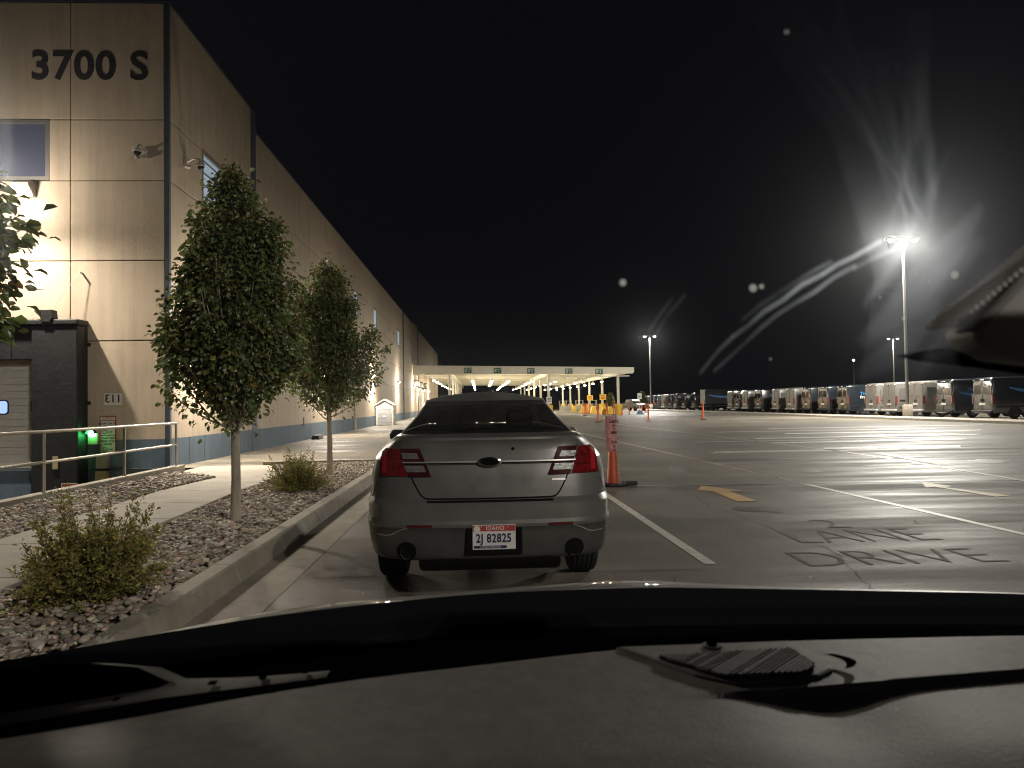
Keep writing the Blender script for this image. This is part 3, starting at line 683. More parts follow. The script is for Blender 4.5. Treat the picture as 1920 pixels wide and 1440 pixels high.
# ================================================================== VANS
def loft(b, secs):
    b.grid(secs, closed=True); m = len(secs[0]); n0 = len(b.v) - m * len(secs)
    b.f.append(tuple(n0 + k for k in range(m))); b.f.append(tuple(n0 + (len(secs) - 1) * m + k for k in reversed(range(m))))
def rrect(x, hw, z0, z1, r=.14, tuck=.0):
    pts = []
    for (cyy, cz, a0) in ((hw - tuck - r, z1 - r, 0), (-(hw - tuck - r), z1 - r, 90), (-(hw - .05), z0 + .05, 180), (hw - .05, z0 + .05, 270)):
        rr = r if a0 < 180 else .05
        for q in range(4):
            a = math.radians(a0 + 30 * q); pts.append((x, cyy + rr * math.cos(a), cz + rr * math.sin(a)))
    return pts
def make_van(body, smile):
    e = empty('delivery_van')
    L = 6.0; b = MB()
    st = [(.0, .90, .42, 2.40, .16, .10), (.03, .96, .38, 2.52, .16, .09), (.15, 1.0, .34, 2.60, .18, .08), (1.2, 1.01, .30, 2.62, .18, .08), (3.9, 1.01, .30, 2.62, .18, .08),
          (4.4, 1.0, .30, 2.52, .2, .10), (4.9, .98, .30, 2.02, .22, .14), (5.25, .97, .30, 1.42, .2, .10), (5.7, .95, .30, 1.26, .18, .08), (5.95, .86, .34, 1.12, .15, .06), (6.0, .8, .4, 1.0, .1, .05)]
    loft(b, [rrect(*s) for s in st]); b.build('body', body, e, smooth=50)
    for s in (-1, 1):
        d = MB().prism([(s * .03, .55), (s * .84, .55), (s * .84, 2.15), (s * .76, 2.38), (s * .03, 2.38)], -.022, .02, 'x').build('rear_door', body, e, bevel=.012)
        MB().prism([(s * .12, 1.55), (s * .74, 1.55), (s * .72, 2.12), (s * .12, 2.14)], -.034, -.018, 'x').build('window', 'van_glass' if body == 'van_dark' else body, d, bevel=.01)
        MB().box(-.06, -.02, s * .10 - .03, s * .10 + .03, 1.08, 1.26).build('handle', 'black_plastic', d)
        MB().box(-.05, .10, s * .86 if s > 0 else -.975, .975 if s > 0 else -.86, .95, 1.55).build('tail_light', 'van_lens', e, bevel=.015)
        MB().box(-.02, .04, s * .80 - .05, s * .80 + .05, 2.40, 2.46).build('marker_light', 'reflector', e)
    MB().box(-.14, .05, -.95, .95, .40, .54).build('bumper', 'black_plastic' if body == 'van_dark' else 'van_grey', e, bevel=.03)
    MB().box(-.05, .02, -.30, .30, .86, 1.0).build('plate_housing', 'trim_bright', e, bevel=.01)
    MB().box(-.03, .02, -.22, .22, 2.43, 2.50).build('brake_light', 'lens_dark_red', e)
    for x in (1.35, 5.05):
        for s in (-1, 1):
            w = MB().lathe([(.20, -.11), (.34, -.11), (.36, -.06), (.36, .06), (.34, .11), (.20, .11)], (x, s * .90, .36), 20, 'y').build('wheel', 'tyre', e, smooth=True)
            MB().lathe([(.20, -.115), (.16, -.12), (.06, -.10), (.02, -.12)] if s < 0 else [(.20, .115), (.16, .12), (.06, .10), (.02, .12)], (x, s * .90, .36), 16, 'y').build('hub', 'rim', w, smooth=True)
            MB().prism([(x + .46 * math.cos(math.pi * k / 10), .30 + .48 * math.sin(math.pi * k / 10)) for k in range(11)], s * 1.012 - .006, s * 1.012 + .006, 'y').build('wheel_arch', 'black_plastic', e)
    for s in (-1, 1):
        MB().box(.2, 4.2, s * 1.012 - .012, s * 1.012 + .012, .72, .82).build('side_moulding', 'black_plastic' if body == 'van_dark' else body, e)
        MB().prism([(4.25, 1.38), (5.1, 1.38), (4.75, 2.0), (4.25, 2.1)], s * 1.0 - .012, s * 1.0 + .012, 'y').build('side_window', 'van_glass', e)
        MB().box(4.95, 5.1, s * 1.05 if s > 0 else -1.30, 1.30 if s > 0 else -1.05, 1.38, 1.75).build('side_mirror', 'black_plastic', e, bevel=.03)
        if smile:
            pts = [(1.0 + 2.6 * t, s * 1.024, 1.95 - .75 * t + .55 * t * t) for t in [k / 14 for k in range(15)]]
            bb = MB()
            for k in range(14):
                w0, w1 = .05 + .05 * math.sin(math.pi * k / 14), .05 + .05 * math.sin(math.pi * (k + 1) / 14)
                (x0, yy, z0), (x1, _, z1) = pts[k], pts[k + 1]
                bb.add([(x0, yy, z0 - w0), (x1, yy, z1 - w1), (x1, yy, z1 + w1), (x0, yy, z0 + w0)], [(0, 1, 2, 3)])
            bb.build('curved_logo', 'smile_blue', e, fix=False)
    if not smile:
        for s in (-1, 1):
            for x in (.25, 1.9, 3.6): MB().box(x, x + 1.45, s * 1.010 - .008, s * 1.010 + .008, 1.25, 2.15).build('side_panel', body, e, bevel=.006)
    tag(e, 'delivery van', 'van', 'vans parked in a row with their rears to the lot')
    return e
def place(proto, used, loc, label, rz=0, mat_swap=None):
    o = proto if not used else copy_tree(proto)
    o.location = loc; o.rotation_euler.z = rz; o['label'] = label
    return o
van_d = make_van('van_dark', True); van_w = make_van('van_white', False); van_p = make_van('van_dark', False)
VX = 31.8
VANS = [  # y of the near side, kind, label
    (44.7, 'd', 'dark delivery van cut off by the picture edge, nearest of the row'), (48.5, 'd', 'dark delivery van, second in the row counted from the nearest'),
    (52.2, 'w', 'white van directly behind the concrete base of the tall light pole'), (55.2, 'w', 'white van, middle one of the three white vans near the tall pole'), (58.3, 'w', 'white van beside the dark van lettered Time and Prime'),
    (62.9, 'd', 'dark van with blue and white words on its side'), (66.3, 'p', 'plain dark van tucked against the one with lettered side'),
    (70.4, 'd', 'dark van with light blue curve on its side past the lettered one'), (73.6, 'w', 'white van squeezed against the dark van with blue curve'),
    (77.8, 'w', 'white van showing a long clean side in the middle of the row'), (82.3, 'd', 'dark van between two white vans mid row'), (86.6, 'w', 'white van just beyond the mid row dark van'),
    (89.7, 'p', 'dark van sandwiched between white vans near the box truck'), (92.9, 'w', 'white van parked next to the big box truck'),
    (108.0, 'd', 'dark van immediately beyond the big box truck'), (113.5, 'd', 'dark van, second beyond the big box truck'), (119.3, 'd', 'dark van, third beyond the big box truck'), (123.3, 'd', 'dark van just before the lone far white van'),
    (127.2, 'w', 'lone white van among the far dark vans'), (131.8, 'd', 'dark van just beyond the lone far white van'), (136.0, 'd', 'dark van, next to last at the far end'), (140.0, 'd', 'dark van at the very far end of the row')]
used = {'d': 0, 'w': 0, 'p': 0}
for y, k, lb in VANS:
    pr = {'d': van_d, 'w': van_w, 'p': van_p}[k]
    o = place(pr, used[k], (VX + random.uniform(-.25, .25), y + 1.0, .02), lb); used[k] += 1
    if y == 62.9:
        for ch in list(o.children):
            if ch.name.startswith('curved_logo'): bpy.data.objects.remove(ch)
        text('side_lettering', 'Time Slee', .34, 'smile_blue', o, (1.75, -1.025, 1.83), depth=.001, bold=.008); text('side_lettering', 'Prime deli', .34, 'print_white', o, (1.75, -1.025, 1.50), depth=.001, bold=.008)
e = empty('box_truck', (VX - .4, 103.6, 0))
MB().box(0, 5.0, -1.2, 1.2, .95, 3.05).build('cargo_box', 'van_dark', e, bevel=.04)
MB().box(-.03, .0, -1.05, 1.05, 1.05, 2.95).build('roller_door', 'van_grey', e, bevel=.02)
loft(bb := MB(), [rrect(x, hw, z0, z1, .16, .05) for x, hw, z0, z1 in ((5.05, 1.02, .5, 2.3), (5.9, 1.02, .5, 2.3), (6.4, 1.0, .5, 1.5), (7.1, .95, .5, 1.3))]); bb.build('cab', 'van_dark', e, smooth=50)
MB().box(-.1, 5.0, -.5, .5, .6, .95).build('chassis', 'black_plastic', e); MB().box(-.25, -.02, -1.1, 1.1, .5, .68).build('bumper', 'black_plastic', e, bevel=.02)
for x in (1.1, 6.3):
    for s in (-1, 1): MB().lathe([(.2, -.13), (.40, -.13), (.42, 0), (.40, .13), (.2, .13)], (x, s * .95, .42), 18, 'y').build('wheel', 'tyre', e, smooth=True)
for s in (-1, 1): MB().box(-.06, -.031, s * 1.1 - .06, s * 1.1 + .06, 1.1, 1.5).build('tail_light', 'van_lens', e)
bb = MB()
for k in range(16):
    t0, t1 = k / 16, (k + 1) / 16; f = lambda t: (.5 + 3.9 * t, 2.25 - 1.1 * t + 1.0 * t * t)
    (x0, z0), (x1, z1) = f(t0), f(t1); w0, w1 = .05 + .08 * math.sin(math.pi * t0), .05 + .08 * math.sin(math.pi * t1)
    bb.add([(x0, -1.206, z0 - w0), (x1, -1.206, z1 - w1), (x1, -1.206, z1 + w1), (x0, -1.206, z0 + w0)], [(0, 1, 2, 3)])
bb.build('curved_logo', 'smile_blue', e, fix=False); tag(e, 'big dark box truck with blue curve across its cargo box', 'truck')
# kerb in front of the vans
b = MB(); b.prism([(27.0, 0), (27.06, .14), (29.2, .15), (29.25, 0)], 20, 150, 'y'); o = b.build('van_row_kerb', 'kerb'); tag(o, 'long pale kerb in front of the parked vans', 'kerb', kind='structure')
# white pickup by the canopy corner
e = empty('pickup_truck', (22.6, 118, 0), math.radians(-62))
loft(bb := MB(), [rrect(x, hw, z0, z1, .10, .02) for x, hw, z0, z1 in ((0, .92, .55, 1.15), (.05, .96, .5, 1.2), (1.9, .97, .45, 1.2), (1.95, .97, .45, 1.22), (4.6, .97, .45, 1.15), (5.3, .92, .45, 1.05), (5.5, .8, .5, .9))]); bb.build('body', 'van_white', e, smooth=50)
loft(bb := MB(), [rrect(x, hw, 1.1, z1, .12, .06) for x, hw, z1 in ((2.0, .90, 1.2), (2.2, .86, 1.82), (3.5, .86, 1.82), (4.2, .9, 1.2))]); bb.build('cab', 'van_white', e, smooth=50)
for x in (1.1, 4.5):
    for s in (-1, 1): MB().lathe([(.2, -.12), (.36, -.12), (.38, 0), (.36, .12), (.2, .12)], (x, s * .86, .38), 18, 'y').build('wheel', 'tyre', e, smooth=True)
tag(e, 'white pickup truck parked behind the canopy corner', 'truck')

# ================================================================== CANOPY
CN = tag(empty('loading_canopy', (WX, 84.0, 0)), 'long cream canopy lit by rows of lamps beyond the sedan', 'canopy')
def cb(b, name, m, parent=None, **k):
    b.v = [(x - WX, y - 84.0, z) for x, y, z in b.v]; return b.build(name, m, parent or CN, **k)
CX0, CX1, CY1 = WX + .1, 17.5, 160.0
top = lambda x: 5.80 - .021 * (x - CX0)
b = MB(); b.add([(CX0, 84, top(CX0) - .98), (CX1, 84, top(CX1) - .62), (CX1, 84, top(CX1)), (CX0, 84, top(CX0)), (CX0, 84.12, top(CX0) - .98), (CX1, 84.12, top(CX1) - .62), (CX1, 84.12, top(CX1)), (CX0, 84.12, top(CX0))],
                [(0, 1, 2, 3), (7, 6, 5, 4), (0, 4, 5, 1), (3, 2, 6, 7), (0, 3, 7, 4), (1, 5, 6, 2)]); cb(b, 'fascia', 'canopy_white')
b = MB(); b.add([(CX0, 83.95, top(CX0) + .002), (CX1 + .15, 83.95, top(CX1) + .002), (CX1 + .15, CY1, top(CX1) + .002), (CX0, CY1, top(CX0) + .002), (CX0, 83.95, top(CX0) + .08), (CX1 + .15, 83.95, top(CX1) + .08), (CX1 + .15, CY1, top(CX1) + .08), (CX0, CY1, top(CX0) + .08)],
                [(3, 2, 1, 0), (4, 5, 6, 7), (0, 1, 5, 4), (1, 2, 6, 5), (2, 3, 7, 6), (3, 0, 4, 7)]); cb(b, 'roof_deck', 'canopy_white')
for k in range(14):
    y = 88 + 5.2 * k
    b = MB(); b.add([(CX0, y, top(CX0) - .35), (CX1, y, top(CX1) - .30), (CX1, y, top(CX1) - .01), (CX0, y, top(CX0) - .01), (CX0, y + .14, top(CX0) - .35), (CX1, y + .14, top(CX1) - .30), (CX1, y + .14, top(CX1) - .01), (CX0, y + .14, top(CX0) - .01)],
                    [(0, 1, 2, 3), (7, 6, 5, 4), (0, 4, 5, 1), (3, 2, 6, 7), (0, 3, 7, 4), (1, 5, 6, 2)]); cb(b, 'beam', 'canopy_white')
for x in (-3.3, 7.95, 15.9):
    b = MB(); b.box(x - .12, x + .12, 84.13, CY1, top(x) - .85, top(x) - .36); cb(b, 'girder', 'canopy_white')
b = MB(); b.box(CX1 - .02, CX1 + .14, 84.0, CY1, top(CX1) - .5, top(CX1) - .002); cb(b, 'gutter', 'canopy_white')
for k, y in enumerate((84.6, 95.6, 106.8, 118, 129.4, 141)):
    for x in (-3.3, 7.95, 15.9):
        b = MB(); b.box(x - .13, x + .13, y - .13, y + .13, 0, top(x) - .37); c = cb(b, 'column', 'column_white', bevel=.02)
        if x > 0:
            b = MB(); b.lathe([(.44, 0), (.44, 1.18), (.40, 1.22)], (x, y, 0), 18); g = cb(b, 'column_guard', 'yellow_plastic', smooth=True); g.parent = c
b = MB(); b.box(8.6, 17.2, 84.5, 84.62, 4.35, 4.45); cb(b, 'pipe', 'canopy_white')
def canopy_lamp_proto():
    e = empty('canopy_lamp'); MB().tube([(0, 0, .2), (0, 0, .9)], .015, 6).build('stem', 'column_white', e)
    MB().lathe([(.06, .22), (.10, .12), (.22, .0), (.225, -.03)], (0, 0, 0), 14).build('shade', 'column_white', e, smooth=True)
    MB().lathe([(.17, -.03), (.165, -.10), (.10, -.16), (.02, -.18)], (0, 0, 0), 14).build('lens', 'canopy_lens', e, smooth=True)
    lamp('bulb', 'POINT', (0, 0, -.32), P_CANOPY, CANO, e, shadow_soft_size=.12)
    tag(e, 'round hanging lamp under the canopy roof', 'lamp', 'lamps hanging in rows under the canopy'); return e
cl = canopy_lamp_proto(); first = True
for k, y in enumerate((90.5, 97.5, 105, 113, 122, 132, 143)):
    for x in (-5.4, -.7, 1.6, 3.6, 6.6, 9.3, 12.7, 15.0):
        if x == 1.6 and k > 3: continue
        o = cl if first else copy_tree(cl); first = False
        o.location = (x, y, top(x) - 1.35 + .05 * math.sin(x + k))
NM = ['leftmost', 'second', 'middle', 'fourth', 'rightmost']
for k, x in enumerate((-1.2, 2.15, 5.9, 10.2, 13.65)):
    z = top(x) - .42; e = empty('lane_sign', (x, 83.99, z))
    MB().box(-.42, .42, -.05, -.004, -.30, .30).build('plate', 'sign_green', e)
    MB().prism([(-.34, -.16), (-.12, -.16), (-.12, .20), (-.34, .20)], -.06, -.051, 'y').build('emblem', 'sign_white', e)
    text('letter', 'EDCBA'[k], .24, 'sign_green', e, (-.23, -.062, .02), bold=.006, depth=.001)
    text('sign_text', 'LANE', .18, 'sign_white', e, (.14, -.053, .13), bold=.004, depth=.002)
    MB().prism([(.14, -.20), (.24, -.08), (.18, -.08), (.18, .0), (.10, .0), (.10, -.08), (.04, -.08)], -.058, -.051, 'y').build('arrow', 'sign_white', e)
    tag(e, f'green lane sign with white arrow, {NM[k]} of five on the canopy edge', 'sign', 'lane signs on the canopy edge')
for x, y, lb in ((15.9, 95.4, 'yellow sign on the canopy column next to the corner column'), (15.9, 106.6, 'yellow sign on the third canopy column from the corner')):
    e = empty('column_sign', (x, y - .19, 2.1)); MB().box(-.42, .42, -.03, 0, -.36, .36).build('plate', 'sign_yellow', e)
    for z in (.16, .0, -.16): MB().box(-.30, .30, -.036, -.031, z - .03, z + .03).build('print_line', 'sign_black', e)
    tag(e, lb, 'sign')
e = empty('column_notice', (7.95, 84.42, 1.75)); MB().box(-.30, .30, -.03, 0, -.40, .40).build('plate', 'sign_white', e)
for z in (.2, .05, -.1): MB().box(-.2, .2, -.036, -.031, z - .035, z + .035).build('print_line', 'sign_black', e)
tag(e, 'white notice on the middle front canopy column', 'sign')
for k, (y, lb) in enumerate(((86.5, 'black box unit high on the wall just inside the canopy'), (92.5, 'black box unit on the wall, second under the canopy'), (99, 'black box unit on the wall, third under the canopy'))):
    e = empty('wall_fan', (WX, y, 3.9)); MB().box(.05, .62, -.35, .35, -.4, .4).build('housing', 'black_plastic', e, bevel=.03); MB().box(0, .06, -.1, .1, -.1, .1).build('bracket', 'pole_metal', e)
    MB().lathe([(.30, .0), (.30, .03), (.05, .05)], (.33, -.38, 0), 14, 'y').build('grille', 'lamp_housing', e); tag(e, lb, 'fan', 'black units on the wall under the canopy')

# ================================================================== DELINEATORS, CONES, BARRIERS
def delineator():
    e = empty('delineator_post')
    MB().lathe([(.24, 0), (.24, .035), (.20, .06), (.08, .07)], (0, 0, 0), 16).build('base', 'rubber', e, smooth=True)
    MB().lathe([(.075, .065), (.07, .4), (.062, .8), (.05, 1.2), (.06, 1.22), (.06, 1.30), (.03, 1.32)], (0, 0, 0), 14).build('post', 'orange_far', e, smooth=True)
    tag(e, 'x', 'delineator', 'orange delineator posts in the lot'); return e
dp = delineator(); first = True
for x, y, lb in ((12.24, 53.6, 'orange delineator post alone on the lot below the far light pole'), (16.85, 55.6, 'orange delineator post standing in front of the box truck'), (8.5, 53.2, 'orange delineator post in front of the canopy, nearest to the taped one'),
                 (11.6, 81.5, 'orange delineator post left of the yellow wedges'), (13.4, 93, 'orange delineator post between two yellow column guards'), (14.4, 97, 'orange delineator post close behind a yellow wedge'),
                 (15.0, 82.8, 'orange delineator post just before the corner column guard'), (14.4, 83.2, 'orange delineator post beside the pale barrier near the corner column'), (17.3, 85.5, 'orange delineator post right of the corner column'), (20.0, 91, 'orange delineator post next to the blue based sign'), (21.6, 96, 'orange delineator post behind the blue based sign')):
    o = dp if first else copy_tree(dp); first = False; o.location = (x, y, 0); o['label'] = lb
e = empty('traffic_cone', (15.5, 80.6, 0)); MB().box(-.2, .2, -.2, .2, 0, .03).build('base', 'orange_far', e); MB().lathe([(.16, .03), (.03, .68), (.02, .70)], (0, 0, 0), 14).build('cone', 'orange_far', e, smooth=True); tag(e, 'small orange traffic cone at the foot of the corner column', 'cone')
def wedge():
    e = empty('barrier_wedge'); MB().prism([(-.48, 0), (.48, 0), (.40, .12), (.22, .75), (.16, .95), (-.16, .95), (-.22, .75), (-.40, .12)], -.35, .35, 'y').build('body', 'yellow_plastic', e, bevel=.05)
    tag(e, 'x', 'barrier', 'yellow plastic wedges by the canopy columns'); return e
wp = wedge(); first = True
for x, y, lb in ((14.6, 86.5, 'yellow plastic wedge standing next to the corner column'), (15.0, 85.0, 'yellow wedge half hidden by the corner column guard'), (14.9, 97.5, 'yellow wedge in front of the second column guard'), (14.4, 93.5, 'yellow wedge between the first two column guards'), (15.0, 109, 'yellow wedge by the third column guard'), (14.6, 104.5, 'yellow wedge before the third column guard'), (14.8, 116, 'yellow wedge by the fourth column guard')):
    o = wp if first else copy_tree(wp); first = False; o.location = (x, y, 0); o['label'] = lb
def cart():
    e = empty('mesh_cart')
    for x in (-.5, .5):
        for y in (-.4, .4): MB().tube([(x, y, .15), (x, y, 1.75)], .025, 6).build('post', 'clear_cart', e)
    for z in (.2, .7, 1.2, 1.72):
        MB().tube([(-.5, -.4, z), (.5, -.4, z), (.5, .4, z), (-.5, .4, z), (-.5, -.4, z)], .018, 5).build('rail', 'clear_cart', e)
    MB().box(-.42, .42, -.34, .34, .2, 1.0).build('load', 'box_grey', e, bevel=.04)
    tag(e, 'x', 'cart', 'mesh carts under the canopy'); return e
cp = cart(); first = True
for x, y, lb in ((14.3, 106, 'mesh cart with grey load beside the third column'), (13.4, 112, 'mesh cart with grey load before the fourth column'), (12.4, 110, 'mesh cart with grey load, leftmost of the carts showing'), (15.2, 99.5, 'mesh cart with grey load right of the second column')):
    o = cp if first else copy_tree(cp); first = False; o.location = (x, y, 0); o['label'] = lb
e = empty('portable_sign', (18.1, 83.5, 0)); MB().lathe([(.42, 0), (.40, .1), (.14, .45), (.05, .5)], (0, 0, 0), 6).build('base', 'sign_blue', e); MB().tube([(0, 0, .48), (0, 0, 2.2)], .035, 8).build('post', 'sign_white', e); MB().box(-.24, .24, -.06, -.036, 1.75, 2.4).build('plate', 'sign_white', e)
MB().box(-.14, .14, -.064, -.061, 1.9, 2.12).build('print', 'sign_blue', e); tag(e, 'portable white sign on a blue base right of the canopy', 'sign')

# the near taped delineator
e = empty('taped_delineator', (2.27, 12.72, 0), .1)
MB().prism([(-.23, -.14), (-.12, -.25), (.12, -.25), (.23, -.14), (.23, .14), (.12, .25), (-.12, .25), (-.23, .14)], 0, .045).build('base', 'rubber', e, bevel=.012)
MB().box(.20, .42, -.08, .10, 0, .07).build('base_weight', 'rubber', e, bevel=.02)
MB().lathe([(.10, .045), (.098, .20), (.092, .215), (.088, .33), (.084, .345), (.078, .50), (.072, .52), (.068, .72), (.064, .74), (.058, 1.05), (.05, 1.14), (.02, 1.16)], (0, 0, 0), 28).build('post', 'orange', e, smooth=35)
for z, s in ((.215, 1), (.345, 1), (.475, .95)): MB().lathe([(.013, 0), (.011, -.012), (.003, -.016)], (.082 * s, -.045, z), 8, 'y').build('reflector_stud', 'reflector', e, smooth=True)
def sheet(z0, z1, r, a0, a1, seed, flap):
    rr = random.Random(seed); rows = []
    for i in range(9):
        t = i / 8; row = []
        for j in range(13):
            a = math.radians(a0 + (a1 - a0) * j / 12); q = r + .006 * math.sin(5 * a + 9 * t + seed) + .005 * rr.random()
            if j < 4 and flap: q += flap * (4 - j) / 4
            row.append((q * math.cos(a), q * math.sin(a), z0 + (z1 - z0) * t + .006 * math.sin(7 * a + seed)))
        rows.append(row)
    return MB().grid(rows).build('paper_sheet', 'pink_paper', e, smooth=True)
sheet(.82, 1.18, .075, -165, 20, 1, .055); sheet(.78, .86, .072, -160, 10, 2, 0); sheet(.58, .80, .078, -165, 20, 3, .035)
for z, s, sz in ((1.10, 'Lane', .085), (1.03, 'to', .06), (.975, 'a', .06), (.92, 'van', .07), (.745, 'Exit', .06), (.68, 'a', .06), (.635, '1', .05)): text('handwriting', s, sz, 'ink', e, (.012, -.092, z), depth=.0006, bold=.001)
for z, w in ((.895, .05), (.605, .03)): MB().box(-w + .01, w + .01, -.093, -.089, z - .007, z + .007).build('underline', 'ink', e)
tag(e, 'orange delineator with pink papers taped on, beside the sedan', 'delineator')

# ================================================================== TREES AND SHRUBS
def leaf_mesh(name, pos, axis, size, tone, material, curl=.45, width=.56):
    n = len(pos)
    ax = axis / np.linalg.norm(axis, axis=1, keepdims=True)
    rnd = rng.normal(size=(n, 3)); side = np.cross(ax, rnd); side /= np.linalg.norm(side, axis=1, keepdims=True) + 1e-9
    nrm = np.cross(side, ax)
    flip = np.sign(nrm[:, 2:3]) ; flip[flip == 0] = 1; nrm *= flip; side *= flip
    s = size[:, None]
    w = s * width * .5
    base = pos; mid = pos + ax * s * .48 + nrm * s * .04; tip = pos + ax * s * (1 - curl * .25) - nrm * s * curl * .55
    lm = pos + ax * s * .42 + side * w + nrm * s * .14; rm = pos + ax * s * .42 - side * w + nrm * s * .14
    l2 = pos + ax * s * .78 + side * w * .62 - nrm * s * curl * .12; r2 = pos + ax * s * .78 - side * w * .62 - nrm * s * curl * .12
    V = np.stack([base, mid, tip, lm, rm, l2, r2], 1)
    f = np.array([(0, 1, 3), (0, 4, 1), (3, 1, 5), (1, 4, 6), (5, 1, 2), (1, 6, 2)])
    F = (f[None] + (np.arange(n) * 7)[:, None, None]).reshape(-1, 3)
    me = bpy.data.meshes.new(name); me.vertices.add(n * 7); me.vertices.foreach_set('co', V.astype(np.float32).ravel())
    me.loops.add(len(F) * 3); me.loops.foreach_set('vertex_index', F.astype(np.int32).ravel())
    me.polygons.add(len(F)); me.polygons.foreach_set('loop_start', np.arange(len(F), dtype=np.int32) * 3); me.polygons.foreach_set('use_smooth', np.ones(len(F), bool)); me.update()
    c = np.ones((n, 7, 4), np.float32); c[..., :3] = tone[:, None, :]
    me.color_attributes.new('tone', 'FLOAT_COLOR', 'POINT').data.foreach_set('color', c.ravel())
    me.materials.append(M[material]); return me
def tree(loc, H, zb, R, label, nb, per, seed, leaf=.074, lean=(0, 0)):
    global rng
    rng = np.random.default_rng(seed); rr = random.Random(seed)
    e = empty('pear_tree', loc)
    tops = [(0, 0, 0), (.01, .0, zb * .5), (.0, .01, zb), (.02, 0, zb + (H - zb) * .45), (0, 0, zb + (H - zb) * .85)]
    MB().tube(tops, [.062, .052, .048, .03, .008], 12).build('trunk', 'bark', e, smooth=True)
    env_t = [0, .06, .16, .30, .48, .68, .84, .94, 1.0]; env_r = [.30, .62, .92, 1.0, .96, .76, .52, .32, .10]
    br = MB(); P = []; A = []; S = []
    for k in range(nb):
        t0 = rr.uniform(-.02, .62) ; az = k * 2.399 + rr.uniform(-.4, .4)
        t1 = min(1.0, t0 + rr.uniform(.12, .46)); fr = rr.uniform(.55, 1.06) if rr.random() > .12 else rr.uniform(1.06, 1.2)
        fr *= 1 + .20 * math.sin(3 * az + 6 * t1 + seed) * (t1 < .85)
        if k < 14: t0, t1, fr = .4, rr.uniform(.82, 1.06), rr.uniform(.2, 1.15)
        p0 = Vector((0, 0, zb + (H - zb) * t0)); r1 = R * np.interp(t1, env_t, env_r) * fr
        p3 = Vector((r1 * math.cos(az), r1 * math.sin(az), zb + (H - zb) * t1))
        p1 = p0 + Vector((math.cos(az), math.sin(az), .25)) * r1 * .45; p2 = p3 - Vector((math.cos(az) * .1, math.sin(az) * .1, .30)) * (H - zb) * .18
        pts = [(1 - u) ** 3 * p0 + 3 * (1 - u) ** 2 * u * p1 + 3 * (1 - u) * u * u * p2 + u ** 3 * p3 for u in [i / 7 for i in range(8)]]
        br.tube(pts, [.014 * (1 - .8 * i / 7) for i in range(8)], 5)
        for q in range(per):
            u = .25 + .77 * rr.random() ** .75; x = min(u, .999) * 7; i = int(x); p = pts[i].lerp(pts[i + 1], x - i)
            sp = .03 + .08 * (1 - u) * rr.random() + .045 * rr.random()
            off = Vector((rr.gauss(0, 1), rr.gauss(0, 1), rr.gauss(0, .8))) * sp
            o = Vector((p.x, p.y, 0)); o = o.normalized() if o.length > .02 else Vector((rr.gauss(0, 1), rr.gauss(0, 1), 0)).normalized()
            d = off.normalized() * .75 + o * .55 + Vector((0, 0, rr.uniform(-1.0, .35)))
            P.append(p + off); A.append(d); S.append(leaf * rr.uniform(.65, 1.25))
    br.build('branches', 'bark', e, smooth=True, fix=False)['kind'] = 'stuff'
    n = len(P); P = np.array(P); A = np.array(A); S = np.array(S)
    tone = np.array([[.122, .150, .050]]) * rng.lognormal(0, .36, (n, 1)) * (1 + rng.normal(0, .10, (n, 3)))
    hi = (P[:, 2] - zb) / (H - zb); red = (rng.random(n) < .04 + .10 * (hi > .8)); tone[red] = tone[red] * np.array([1.7, .85, .8])
    me = leaf_mesh('crown', P, A, S, np.clip(tone, .008, .3), 'leaf')
    o = bpy.data.objects.new('crown', me); COL.objects.link(o); o.parent = e
    tag(e, label, 'tree', 'young pear trees in the gravel bed'); return e
tree((-2.82, 8.77, .10), 4.0, 1.0, .72, 'young tree with dense oval crown between the bushes, nearer to the dock', 240, 120, 3)
tree((-2.96, 14.9, .08), 4.12, 1.12, .88, 'young tree with loose spiky crown beyond the second bush', 210, 115, 5)
tree((-3.46, 4.15, .10), 3.25, 1.42, .86, 'tree cut off by the picture edge with leaves against the bright lamp', 170, 85, 9, leaf=.088)
